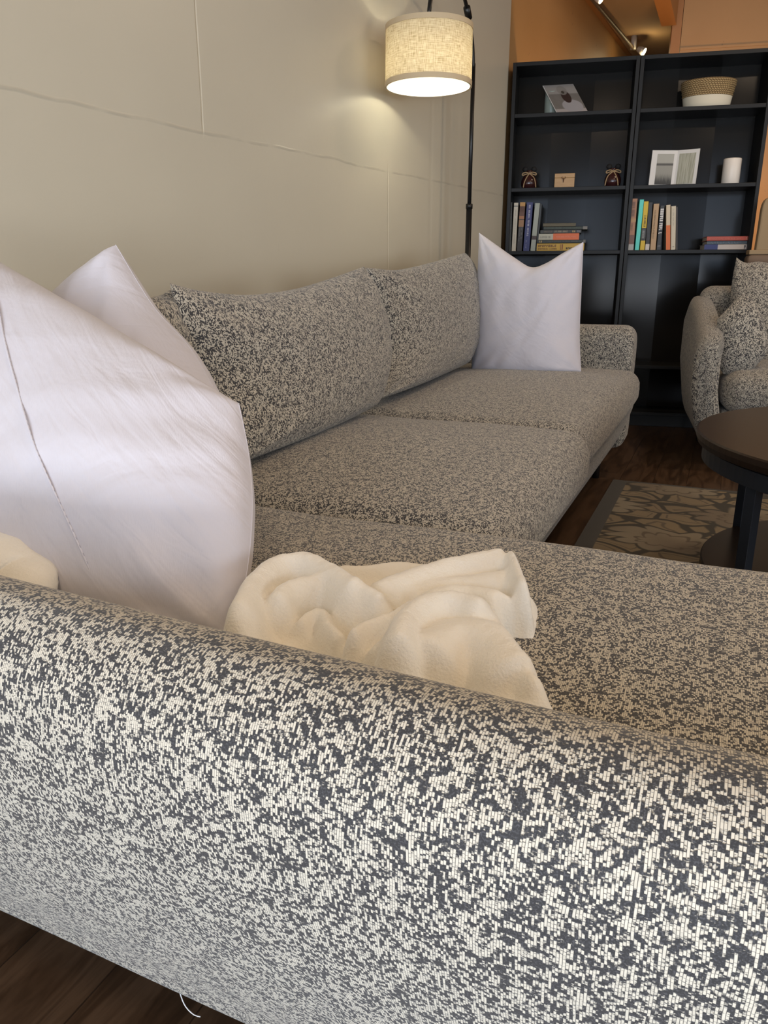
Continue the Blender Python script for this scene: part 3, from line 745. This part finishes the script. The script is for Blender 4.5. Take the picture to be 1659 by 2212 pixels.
def up_book(xb0, xb1, xt, ytop, cover, label, group, d=.15, zi=2, **k):
    s0, s1 = s_of(xb0, 541, FI), s_of(xb1, 541, FI); zt = z_of(xt, ytop, FI); h = zt-SH[zi]
    st = s_of(xt, ytop, FI); lean = math.atan2(st-(s0+s1)/2, h)
    lean = max(-.12, min(.12, lean))
    return book(bcS(s0, FI, SH[zi]), max(.006, s1-s0-.0008), h/math.cos(lean), d, cover, label, group, lean, **k)
G1 = 'upright books on the left bookcase'; G2 = 'upright books on the right bookcase'
up_book(1099.0, 1104.3, 1104.5, 437, (.030, .030, .022), 'thin dark olive upright book beside the white spine on the left bookcase', G1, text=[(.45, .82, .3, .7, (.12, .11, .09), 14, .3)])
up_book(1105, 1114.5, 1115.2, 438, (.52, .47, .37), 'white-spined upright book on the left bookcase', G1, bands=[(.92, .94, (.08, .08, .08))], text=[(.12, .85, .4, .65, (.36, .33, .25), 34, .2), (.05, .09, .3, .7, (.03, .03, .03), 1, 1)])
up_book(1116, 1127.5, 1129.5, 437, (.018, .012, .010), 'upright book with amber and brown picture on its black spine', G1,
        bands=[(.80, 1.0, (.42, .22, .05)), (.72, .92, (.10, .035, .012)), (.66, .72, (.30, .12, .04)), (.50, .64, (.26, .13, .05))], text=[(.18, .48, .15, .40, (.16, .15, .13), 16, .3), (.25, .50, .55, .8, (.14, .13, .11), 12, .3)])
up_book(1130, 1143.5, 1145, 437, (.022, .028, .12), 'royal blue upright book with white lettering down its spine', G1, bands=[], text=[(.30, .97, .38, .66, (.42, .42, .50), 26, .5), (.05, .22, .3, .5, (.2, .2, .3), 10, .3)])
up_book(1145.5, 1156.5, 1161.5, 439, (.30, .32, .27), 'pale green-grey glossy upright book beside the blue one', G1, d=.16, bands=[(.24, .32, (.04, .02, .015))])
up_book(1157.2, 1161.5, 1169, 440, (.030, .033, .033), 'thin charcoal upright book at the right end of the left row', G1, d=.165)
# piled books, left bookcase
G3 = 'books lying in a pile on the left bookcase'
def flat(x0, x1, y0, y1, cover, label, group, ins=.03, d=.16, zprev=None, **k):
    s0, s1 = s_of(x0, (y0+y1)/2, ins), s_of(x1, (y0+y1)/2, ins)
    z0 = zprev; z1 = z_of((x0+x1)/2, y0, ins)
    return book(bcS(s0, ins, z0), s1-s0, z1-z0-.0006, d, cover, label, group, 0, upright=False, **k), z1
z = SH[2]
_, z = flat(1159.5, 1262, 525, 541, (.50, .30, .03), 'thick yellow book at the bottom of the pile beside the far pillow', G3, zprev=z, text=[(.03, .42, .50, .82, (.20, .09, .01), 9, .8), (.03, .44, .16, .36, (.20, .09, .01), 20, .5), (.50, .56, .15, .85, (.22, .06, .01), 2, 1), (.62, .8, .2, .45, (.05, .03, .01), 5, .6)])
_, z = flat(1161, 1265, 518, 525, (.018, .024, .018), 'dark green book on top of the yellow one in the pile', G3, zprev=z, ins=.026, bands=[(.95, .998, (.12, .11, .09))], text=[(.04, .10, .2, .8, (.45, .33, .14), 2, 1), (.2, .85, .3, .7, (.07, .08, .075), 26, .4)])
_, z = flat(1163.5, 1251, 504, 517, (.42, .40, .31), 'orange and cream book in the middle of the pile', G3, zprev=z, bands=[(.36, .998, (.62, .13, .03))], text=[(.04, .30, .3, .6, (.22, .21, .17), 10, .5), (.44, .92, .35, .6, (.70, .25, .15), 20, .3)])
_, z = flat(1167, 1256, 496, 503, (.030, .028, .024), 'black book with tan lettering, above the orange one', G3, zprev=z, ins=.028, text=[(.1, .3, .25, .7, (.14, .11, .08), 8, .4), (.34, .70, .2, .8, (.26, .22, .15), 12, .6), (.78, .86, .2, .8, (.40, .30, .14), 2, 1), (.90, .98, .2, .8, (.2, .2, .22), 3, .6)])
_, z = flat(1174, 1269, 489, 495, (.016, .024, .012), 'dark green book with pale end, second from the top of the pile', G3, zprev=z, ins=.032, bands=[(.90, .998, (.17, .155, .13))], text=[(.1, .85, .25, .75, (.055, .075, .04), 34, .4)])
_, z = flat(1173, 1244, 481.5, 488, (.085, .065, .022), 'olive-gold book on top of the pile on the left bookcase', G3, zprev=z, d=.14)
# right bookcase, upright
up_book(1354, 1368.5, 1370.5, 429, (.36, .17, .085), 'thick tan-brown illustrated upright book at the left end of the right row', G2,
        bands=[(.55, .62, (.42, .24, .10)), (.0, .12, (.38, .37, .33)), (.12, .30, (.16, .075, .045))], text=[(.64, .97, .28, .72, (.14, .065, .04), 22, .5), (.38, .52, .3, .6, (.2, .11, .05), 8, .6)])
up_book(1371, 1380.5, 1387, 431, (.10, .62, .52), 'bright turquoise upright book on the right bookcase', G2)
up_book(1382, 1392.5, 1396.5, 435, (.62, .42, .015), 'yellow upright book with a black band on the right bookcase', G2, bands=[(.20, .46, (.02, .02, .018))], text=[(.48, .72, .35, .75, (.16, .10, .01), 9, .7), (.24, .42, .2, .7, (.35, .35, .32), 8, .4)])
up_book(1393.5, 1402.5, 1406, 437, (.020, .020, .020), 'black upright book with a white foot on its spine', G2, bands=[(.0, .13, (.55, .50, .44))], text=[(.2, .55, .4, .6, (.08, .08, .08), 12, .3)])
up_book(1404, 1416.5, 1418.5, 440, (.44, .28, .14), 'tan upright book between two black ones', G2, text=[(.25, .86, .25, .50, (.22, .13, .04), 26, .5)])
up_book(1418, 1427.5, 1431.5, 444, (.022, .024, .026), 'black upright book with bold white lettering on its spine', G2, text=[(.64, .93, .12, .88, (.72, .70, .66), 7, 1), (.36, .61, .12, .88, (.72, .70, .66), 6, 1), (.07, .11, .15, .85, (.2, .2, .2), 2, .8)])
up_book(1438.5, 1448, 1444, 443, (.58, .48, .33), 'cream upright book with an orange lower spine', G2, bands=[(.0, .55, (.62, .14, .02))])
up_book(1449, 1459.5, 1455.5, 445.5, (.56, .49, .36), 'cream upright book with faint lettering beside the orange-footed one', G2, text=[(.55, .93, .35, .6, (.42, .37, .27), 18, .3), (.03, .08, .3, .7, (.28, .24, .18), 2, .6)])
up_book(1460, 1464, 1462.5, 447, (.055, .045, .040), 'dark brown cover of the last upright book on the right row', G2, d=.19)
G4 = 'books lying in a pile on the right bookcase'
z = SH[2]
_, z = flat(1521.5, 1619, 527.5, 538, (.55, .49, .44), 'white book with a navy corner at the bottom of the right pile', G4, zprev=z, bands=[(.0, .30, (.02, .03, .15))], text=[(.88, .93, .15, .85, (.08, .08, .08), 1, .9)])
_, z = flat(1527, 1625, 520, 527, (.075, .105, .13), 'slate blue book between the white and red ones', G4, zprev=z, ins=.036, text=[(.1, .85, .2, .8, (.12, .17, .22), 12, .5)])
_, z = flat(1527, 1626, 510, 519.5, (.50, .085, .05), 'red book on top of the right pile', G4, zprev=z, text=[(.05, .75, .3, .6, (.62, .16, .10), 22, .3), (.86, .97, .2, .8, (.7, .30, .2), 3, .8)])

# ------------------------------------------------------------------ things on the shelves
def at_s(x, y, ins, z): s = s_of(x, y, ins); return bcS(s, ins, z)
# leaning printed board on the top shelf
c_bl = bcS(s_of(1204, 243, .05), .05, SH[0]+.001); c_br = bcS(s_of(1271, 240, .05), .05, SH[0]+.001)
def onp(x, y, ins): return on_plane(x, y, B0+BB*ins, BB)
c_tl = onp(1172, 185, .12); c_tr = c_tl+(c_br-c_bl)
def quadslab(m, a, b, c, d, th):
    n = (b-a).cross(d-a).normalized()
    if n.dot(CP-a) < 0: n = -n
    vs = [a, b, c, d]+[p-n*th for p in (a, b, c, d)]
    return m.add(vs, [(0, 1, 2, 3), (7, 6, 5, 4), (0, 4, 5, 1), (1, 5, 6, 2), (2, 6, 7, 3), (3, 7, 4, 0)],
                 [[(0, 0), (1, 0), (1, 1), (0, 1)]]+[[(0, 0)]*4]*5), n
def make_print():
    t = NT('printed photo of a figure'); u, v, _ = t.xyz(uv=True); tc = t.n('ShaderNodeTexCoord').outputs['UV']
    col = t.mix(t.step(v, .66, .70), (.13, .115, .10), (.27, .25, .23))
    col = t.mix(t.math('MULTIPLY', t.noise(tc, 6.0, 3.0), .5), col, (.22, .2, .18))
    def ell(cx, cy, rx, ry, k=0.0):
        a = t.math('SUBTRACT', t.math('SUBTRACT', u, cx), t.math('MULTIPLY', t.math('SUBTRACT', v, cy), k))
        a = t.math('DIVIDE', a, rx); b = t.math('DIVIDE', t.math('SUBTRACT', v, cy), ry)
        return t.step(t.math('ADD', t.math('MULTIPLY', a, a), t.math('MULTIPLY', b, b)), 1.15, .85)
    col = t.mix(t.step(v, .17, .14), col, (.34, .30, .28))
    col = t.mix(ell(.62, .25, .33, .22), col, (.30, .28, .28))
    col = t.mix(ell(.56, .58, .15, .22), col, (.035, .018, .014))
    col = t.mix(t.math('MULTIPLY', ell(.52, .80, .16, .16), .8), col, (.20, .18, .16))
    col = t.mix(ell(.52, .73, .05, .05), col, (.05, .04, .03))
    return t.bsdf(col, .5)
t = thing('photo_print', 'white-edged photographic board leaning on a glass on the top left shelf', 'picture', c_bl)
qs, nn_ = quadslab(MB(), c_bl, c_br, c_tr, c_tl, .008)
brd = qs.build('board', M['white'], t)
e = nn_*.0006
ins_ = lambda p, c_: p.lerp(c_, .0)
cc = (c_bl+c_br+c_tr+c_tl)/4
qs2, _ = quadslab(MB(), *[p+e for p in (c_bl+(c_br-c_bl)*.015, c_br, c_tr, c_tl+(c_tr-c_tl)*.02)], .0005); qs2.build('photograph', make_print(), brd)
gp = bcS(s_of(1189, 243, .10), .135, SH[0])
tag(MB().lathe(gp, [(.001, 0), (.030, 0), (.033, .01), (.034, .085), (.032, .112), (.036, .118), (.033, .118), (.029, .110), (.030, .012), (.001, .012)], 28).build('glass_jar', M['glass'], smooth=True, origin=gp), 'pale green glass jar behind the leaning photographic board', 'jar')
# basket
bp = bcS(s_of(1526, 224, .125), .122, SH[0])
t = thing('basket', 'round basket, seagrass upper half over a white lower half, on the top right shelf', 'basket', bp)
kw = dict(ex=BR, ey=BB, sy=.80)
MB().lathe(bp, [(0.0009, 0.0000), (0.1019, 0.0000), (0.1074, 0.0035), (0.1110, 0.0261), (0.1156, 0.0539)], 60, **kw).build('painted_base', M['basket_white'], t, smooth=True)
MB().lathe(bp, [(0.1156, 0.0539), (0.1188, 0.0609), (0.1174, 0.0683), (0.1219, 0.0757), (0.1201, 0.0827), (0.1251, 0.0900), (0.1238, 0.0974), (0.1283, 0.1044), (0.1265, 0.1114), (0.1301, 0.1183), (0.1283, 0.1244), (0.1247, 0.1270), (0.1201, 0.1218), (0.1092, 0.0557), (0.1001, 0.0087), (0.0009, 0.0070)], 72, **kw).build('woven_band', M['rope'], t, smooth=True)
# open photo book
z0 = SH[1]+.0005
pa, pm_, pb = at_s(1401, 399, .07, z0), at_s(1455, 398, .10, z0), at_s(1502, 396, .06, z0)
zt = z_of(1458, 325, .10)-z0; zl = z_of(1408, 321, .07)-z0
_n2 = NT('printed pale curtain'); _u, _v, _w = _n2.xyz(uv=True)
_g = _n2.noise(_n2.vec(_n2.math('MULTIPLY', _n2.math('ADD', _u, _n2.math('MULTIPLY', _v, -.12)), 14.0), _n2.math('MULTIPLY', _v, 1.2)), 1.0, 2.0)
RP = _n2.bsdf(_n2.mix(_n2.step(_g, .35, .65), (.30, .295, .22), (.46, .45, .36)), .6)
t = thing('open_book', 'open white photo book standing on the middle right shelf', 'book', pm_, -YB)
sk = BR*.012
for a, b, nm in ((pa, pm_, 'left_page'), (pm_, pb, 'right_page')):
    w, _n = quadslab(MB(), a, b, b+UP*zt+sk*.4, a+UP*zt+sk*.4, .006); pg = w.build(nm, M['white'], t)
    T_ = lambda u, v: a.lerp(b, u)+UP*(zt*v)+sk*(.4*v)+_n*.0008
    if nm == 'left_page':
        n_ = NT('printed lake view'); u_, v_, _z = n_.xyz(uv=True)
        g_ = n_.noise(n_.vec(n_.math('MULTIPLY', u_, 26.0), n_.math('MULTIPLY', v_, 3.0)), 1.0, 3.0)
        dk = n_.step(n_.math('ADD', n_.math('MULTIPLY', g_, .35), v_), .58, .22)
        c_ = n_.mix(n_.step(n_.math('ABSOLUTE', n_.math('SUBTRACT', v_, .655)), .05, .02), (.27, .26, .22), (.08, .075, .065)); c_ = n_.mix(dk, c_, (.03, .027, .022))
        c_ = n_.mix(n_.step(v_, .7, .72), c_, (.36, .35, .30))
        n_.bsdf(c_, .5)
        quadslab(MB(), T_(.22, .05), T_(.88, .05), T_(.88, .90), T_(.22, .90), .0005)[0].build('photograph', n_.m, pg)
    else:
        quadslab(MB(), T_(.10, .05), T_(.86, .05), T_(.86, .90), T_(.10, .90), .0005)[0].build('photograph', RP, pg)
# candle
cp = bcS(s_of(1577, 394, .09), .09, SH[1])
t = thing('pillar_candle', 'thick ivory pillar candle on the middle right shelf', 'candle', cp)
MB().lathe(cp, [(.001, 0), (.041, 0), (.0425, .002), (.0425, .116), (.041, .120), (.034, .1185), (.001, .1175)], 40).build('wax', M['wax'], t, smooth=True)
MB().tube([cp+V((0, 0, .117)), cp+V((.001, 0, .127))], .001, 6).build('wick', M['wick'], t)
# bamboo box with antler mark
b0 = bcS(s_of(1197, 405, .07), .07, SH[1]); bw_ = s_of(1240, 405, .07)-s_of(1197, 405, .07); bh_ = z_of(1218, 374.5, .07)-SH[1]
t = thing('wooden_box', 'small golden wooden box with an engraved deer head, between the two jars', 'box', b0, -YB)
MB().box(b0, BR, BB, UP, (0, 0, 0), (bw_, .07, bh_*.70)).build('body', M['bamboo'], t, bevel=.0015)
MB().box(b0, BR, BB, UP, (-.0005, -.0005, bh_*.71), (bw_+.0005, .0705, bh_)).build('lid', M['bamboo'], t, bevel=.0015)
em = MB(); ec = b0+BR*(bw_*.45)+UP*(bh_*.56)-BB*.002
em.tube([ec+UP*.008, ec-UP*.012], [.0045, .0018], 8)
for sx in (-1, 1):
    em.tube(crom([ec+UP*.006+BR*(sx*.003), ec+UP*.008+BR*(sx*.009), ec+UP*.017+BR*(sx*.007)], 8), .0011, 6)
    em.tube([ec+UP*.009+BR*(sx*.008), ec+UP*.013+BR*(sx*.012)], .0009, 6)
em.build('deer_mark', M['engrave'], t)
# two jars with twine bows
def jar(px, hk, label, flip):
    c = bcS(s_of(px, 407, .07), .075, SH[1])
    t = thing('tied_jar', label, 'jar', c, -YB, 'dark red jars tied with twine bows')
    MB().lathe(c, [(.001, 0), (.026, 0), (.036, .006), (.042, .024), (.040, .044), (.030, .062), (.017, .074), (.014, .082), (.018, .090), (.001, .092)], 32).build('body', M['jar'], t, smooth=True)
    for sx in (-1, 1):
        m = MB(); kc = c+BR*(sx*.022)+UP*(.096+hk); m.lathe(kc, [(.001, -.014), (.011, -.010), (.0155, 0), (.011, .010), (.001, .014)], 16); m.build('pompom', M['jarlid'], t, smooth=True)
    k = c+UP*.074-BB*.022
    for sx in (-1, 1):
        MB().tube(crom([k, k+BR*(sx*.016)+UP*.006, k+BR*(sx*.034)+UP*.001, k+BR*(sx*.034)-UP*.008, k+BR*(sx*.016)-UP*.003, k], 24), .003, 8).build('bow_loop', M['twine'], t, smooth=True)
        dx = .012+.012*(sx*flip > 0)
        MB().tube(crom([k, k+BR*(sx*dx)-UP*.02-BB*.012, k+BR*(sx*(dx+.010))-UP*.045-BB*.024, k+BR*(sx*(dx+.014))-UP*.070-BB*.024], 16), .0028, 8).build('bow_tail', M['twine'], t, smooth=True)
    MB().lathe(c+UP*.073, [(.019, -.003), (.022, 0), (.019, .003)], 24).build('twine_wrap', M['twine'], t, smooth=True)
    MB().tube([k-BR*.004, k+BR*.004], .005, 10).build('bow_knot', M['twine'], t, smooth=True)
jar(1142, 0, 'dark red jar with a twine bow at the left end of the middle left shelf', 1)
jar(1322, .002, 'dark red jar with a twine bow beside the central bookcase uprights', -1)

# ------------------------------------------------------------------ armchair
CY = math.radians(16)                       # its back is turned to the bookcases
CX = V((math.cos(CY), -math.sin(CY), 0)); CYV = V((math.sin(CY), math.cos(CY), 0))
co = on_z(1500, 956, .115); co.z = 0
def CF(x, y, z): return co+CX*x+CYV*y+UP*z
chair = thing('armchair', 'grey speckled armchair with a rounded arm, right of the bookcase foot', 'armchair', CF(.42, .4, 0), -CY)
# arm: sculpted side, front face narrow and leaning outwards
def chair_arm(x0, sgn):
    vs = []; fs = []; us = []; n = 28; k = 26
    for i in range(n+1):
        f = i/n; y = -.0+.74*f
        top = .545+.15*math.sin(min(1, f)*math.pi/2)
        wid = .105
        r = .055
        ex = min(1, (y+.001)/.035); sh = math.sqrt(max(0, 1-(1-ex)**2)); sh = max(sh, .02)
        exb = min(1, (.74-y+.001)/.05); sh = min(sh, max(.02, math.sqrt(max(0, 1-(1-exb)**2))))
        sec = []
        for j in range(k):
            g = 2*math.pi*j/k; cx_, sz = math.cos(g), math.sin(g)
            X = math.copysign(abs(cx_)**.45, cx_)*wid/2; Z = math.copysign(abs(sz)**.35, sz)
            z = (.115+top)/2+Z*(top-.115)/2
            hz = (z-.115)/(top-.115)
            out = -.055*math.sin(min(1, hz*1.15)*math.pi*.62) + .03*max(0, hz-.75)*4*.6
            cxm = out*1.0
            X = X*(1-(1-sh)*.6); z2 = (.115+top)/2+(z-(.115+top)/2)*(1-(1-sh)*.12)
            sec.append(CF(x0+sgn*(cxm+X+.0), y-.03*math.sin(hz*math.pi), z2))
        vs += sec
    for i in range(n):
        for j in range(k):
            j2 = (j+1) % k; fs.append((i*k+j, (i+1)*k+j, (i+1)*k+j2, i*k+j2))
            us.append([(i*.027, j*.06), ((i+1)*.027, j*.06), ((i+1)*.027, (j+1)*.06), (i*.027, (j+1)*.06)])
    for b, rv in ((0, 0), (n*k, 1)):
        f = [b+j for j in range(k)]; f = f if not rv else f[::-1]; fs.append(f); us.append([(vs[q_].dot(CX), vs[q_].z) for q_ in f])
    return MB().add(vs, fs, us)
chair_arm(.063, 1).build('armrest', M['boucle'], chair, smooth=True)
chair_arm(.815, -1).build('armrest', M['boucle'], chair, smooth=True)
soft_box(.095, .775, -.02, .62, .24, .415, .06, crown=.02, puff=.015, fr=CF).build('seat_cushion', M['boucle'], chair, smooth=True)
soft_box(.09, .78, .04, .72, .115, .25, .02, fr=CF).build('base', M['boucle'], chair, smooth=True)
soft_box(.02, .85, .60, .76, .14, .74, .06, fr=CF).build('backrest', M['boucle'], chair, smooth=True)
def cpt(x, y, d): return on_plane(x, y, CF(0, d, 0), CYV)
P = Pillow([cpt(1591, 556, .56), cpt(1610, 568, .56), cpt(1640, 566, .56), cpt(1700, 575, .56), cpt(1770, 560, .56)],
           [cpt(1580, 830, .44), cpt(1650, 835, .44), cpt(1740, 835, .44)],
           [cpt(1591, 556, .56), cpt(1580, 620, .53), cpt(1575, 720, .48), cpt(1580, 830, .44)],
           [cpt(1770, 560, .56), cpt(1775, 700, .48), cpt(1740, 835, .44)], .10, .05, n=36, wr=.004)
P.mesh().build('back_cushion', M['boucle'], chair, smooth=True)
for x, y in ((.20, .08), (.70, .08), (.10, .66), (.74, .66)):
    MB().tube([CF(x, y, .13), CF(x-.015 if x < .4 else x+.015, y-.02, 0)], [.014, .009], 12).build('leg', M['black_metal'], chair, smooth=True)
P = Pillow([cpt(1549, 690, .13), cpt(1570, 668, .13), cpt(1606, 632, .14)], [cpt(1562, 808, .07), cpt(1600, 812, .07), cpt(1618, 806, .07)],
           [cpt(1549, 690, .13), cpt(1548, 740, .11), cpt(1549, 780, .09), cpt(1562, 808, .07)],
           [cpt(1606, 632, .14), cpt(1636, 662, .13), cpt(1655, 715, .12), cpt(1657, 760, .10), cpt(1618, 806, .07)], .06, .05, n=36, wr=.003, e=.8)
t = thing('throw_cushion', 'small grey speckled cushion standing on its corner against the armchair arm', 'cushion', CF(.28, .15, .44))
P.mesh().build('cover', M['boucle'], t, smooth=True)
# tan high-backed chair behind
hb = on_z(1700, 850, 0); hp = B0+BR*1.22+BB*-.22
def HF(x, y, z): return V((hp.x, hp.y, 0))+BR*x+BB*y+UP*z
t = thing('high_back_chair', 'tan high-backed chair at the right edge, beside the right bookcase', 'chair', HF(.35, .05, 0), -YB)
x0, x1, x2 = [(on_plane(x, y, HF(0, 0, 0), BB)-HF(0, 0, 0)).dot(BR) for x, y in ((1662, 424), (1643, 470), (1632, 545))]
z1_, z2_ = on_plane(1659, 424, HF(0, 0, 0), BB).z, on_plane(1632, 543, HF(0, 0, 0), BB).z
pr = crom([(x2, z2_, 0), (x1+.001, (z2_+z1_)/2-.02, 0), (x0-.02, z1_-.03, 0), (x0+.015, z1_, 0), (x0+.15, z1_+.012, 0)], 20)
xr = x2+.62; fr_ = [V((p.x, p.y, 0)) for p in pr]+[V((2*(x0+.15)+.0-p.x+.1, p.y, 0)) for p in pr[::-1]]
vs = [HF(p.x, 0, p.y) for p in fr_]+[HF(p.x, .05, p.y) for p in fr_]; k = len(fr_)
MB().add(vs, [tuple(range(k))[::-1], tuple(range(k, 2*k))]+[(i, (i+1) % k, k+(i+1) % k, k+i) for i in range(k)]).build('backrest', M['chair_tan'], t, bevel=.008)
MB().box(HF(0, 0, 0), BR, BB, UP, (x2-.03, -.012, z2_-.014), (fr_[-1].x+.03, .06, z2_+.006)).build('back_rail', M['chair_tan'], t, bevel=.003)
soft_box(x2-.035, fr_[-1].x+.03, -.02, .07, .40, z2_-.014, .02, fr=HF).build('lower_back', M['chair_brown'], t, smooth=True)
soft_box(x2-.03, fr_[-1].x+.03, .03, .40, .36, .44, .02, fr=HF).build('seat', M['chair_brown'], t, smooth=True)
for x in (x2, fr_[-1].x):
    for y in (.0, .36): MB().tube([HF(x, y, .37), HF(x, y, 0)], [.018, .012], 10).build('leg', M['black_metal'], t, smooth=True)

# ------------------------------------------------------------------ coffee table
TZ = .456; TR = .488
cen = V((1.163, 1.545, 0))
tb = thing('coffee_table', 'round espresso-brown coffee table with dark steel legs and a lower shelf', 'table', cen)
MB().lathe(cen, [(.001, TZ-.032), (TR*.965, TZ-.032), (TR-.004, TZ-.026), (TR, TZ-.014), (TR, TZ-.003), (TR-.004, TZ), (.001, TZ)], 128).build('tabletop', M['espresso'], tb, smooth=False)
MB().lathe(cen, [(TR*.86, TZ-.066), (TR*.965, TZ-.066), (TR*.965, TZ-.033), (TR*.86, TZ-.033), (TR*.86, TZ-.066)], 96).build('apron', M['steel_leg'], tb, smooth=False)
SR = .447
MB().lathe(cen, [(.001, .13), (SR-.003, .13), (SR, .133), (SR, .152), (SR-.003, .155), (.001, .155)], 96).build('lower_shelf', M['espresso'], tb, smooth=False)
for p in (V((.722, 1.445, 0)), V((.935, 1.925, 0))):
    for p2_ in (p, 2*cen-p):
        a0 = math.radians(28); ux = V((math.cos(a0), math.sin(a0), 0)); uy = V((-math.sin(a0), math.cos(a0), 0))
        MB().box(p2_, ux, uy, UP, (-.0115, -.0115, .010), (.0115, .0115, TZ-.06)).build('leg', M['steel_leg'], tb, bevel=.001)
# ------------------------------------------------------------------ rug
ro = S(-.345, .90, 0)
rg = MB(); rg.box(ro, NN, DD, UP, (0, 0, .0005), (2.4, 2.185, .009))
tag(rg.build('rug', M['rug'], origin=ro), 'grey and beige floral rug under the coffee table', 'rug')

# ------------------------------------------------------------------ ceiling fittings seen above the bookcases
c0, c1 = on_z(1285, 5, 2.42), on_z(1368, 104, 2.42)
dr = (c1-c0).normalized(); c00 = c0-dr*1.2
t = thing('track_light', 'ceiling conduit with small lit spotlights above the bookcases', 'light', c00)
MB().tube([c00, c1], .012, 12).build('conduit', plain('brown conduit', (.10, .07, .045), .5), t, smooth=True)
for q_, lit in ((c0-dr*.16, 0), (c1, 1)):
    MB().tube([q_+UP*.08, q_-UP*.01], .022, 16).build('ceiling_mount', M['fitting'], t, smooth=True)
    hd = q_+V((.055, -.02, -.02)); dn = V((.75, -.45, -.5)).normalized()
    h_ = MB().tube([hd-dn*.03, hd, hd+dn*.025], [.018, .026, .030], 16).build('spotlight', M['fitting'], t, smooth=True)
    MB().tube([hd+dn*.0255, hd+dn*.028], .027, 16).build('lamp_face', M['spot'], h_)

# ------------------------------------------------------------------ lights
def area(name, loc, target, sx, sy, power, col, spread=180):
    l = bpy.data.lights.new(name, 'AREA'); l.shape = 'RECTANGLE'; l.size = sx; l.size_y = sy; l.energy = power; l.color = col
    l.spread = math.radians(spread)
    o = bpy.data.objects.new(name, l); COL.objects.link(o); o.location = loc
    o.rotation_euler = (V(target)-V(loc)).to_track_quat('-Z', 'Y').to_euler(); return o
def point(name, loc, power, col, r=.03):
    l = bpy.data.lights.new(name, 'POINT'); l.energy = power; l.color = col; l.shadow_soft_size = r
    o = bpy.data.objects.new(name, l); COL.objects.link(o); o.location = loc; return o
for n_, w_ in ((-.45, 1.5), (1.45, 1.3), (3.6, 1.5)):
    area('shopfront_daylight', S(n_, RD-.2, 1.15), S(n_+.2, 3, .9), w_, 1.9, 29, (.66, .80, 1.0))
area('side_wall_fill', S(5.7, .2, 1.3), S(-1.2, 1.6, 1.2), 3.0, 1.6, 85, (.88, .94, 1.0))  # added fill from the right that brightens the left wall; no window there
area('pavement_bounce', S(.4, RD-.1, .42), S(.2, .4, .48), 3.2, .6, 100, (.93, .96, 1.0))
for i, (n, d) in enumerate(((.8, 1.6), (2.6, 2.6), (-.1, -.6), (2.0, -.3), (.5, 3.5))):
    area('ceiling_lamp_light', S(n, d, CEIL-.03), S(n, d, 0), .25, .25, 11, (1.0, .76, .54))
point('lamp_bulb_light', LC+V((0, 0, HS-.124)), 2.6, (1.0, .93, .72), .02)
point('rear_room_light', S(-.3, 5.0, 1.1), 30, (1.0, .60, .30), .1)
point('track_spot_light', c1+V((.07, -.05, -.06)), 1.0, (1.0, .75, .4), .02)
w = bpy.data.worlds.new('World'); sc.world = w; w.use_nodes = True
w.node_tree.nodes['Background'].inputs[0].default_value = (.62, .75, 1, 1); w.node_tree.nodes['Background'].inputs[1].default_value = 1.0

# ------------------------------------------------------------------ camera, colour
cam = bpy.data.cameras.new('Camera'); co_ = bpy.data.objects.new('Camera', cam); COL.objects.link(co_)
cam.sensor_fit = 'VERTICAL'; cam.sensor_height = 24; cam.sensor_width = 18; cam.lens = FPX/2212*24
co_.location = CP; co_.rotation_euler = (math.radians(90)-PITCH, 0, 0); cam.clip_start = .02
sc.camera = co_
vs_ = sc.view_settings
sc.display_settings.display_device = 'sRGB'
vs_.view_transform = 'Standard'; vs_.look = 'None'; vs_.exposure = 0; vs_.gamma = 1; vs_.use_curve_mapping = False
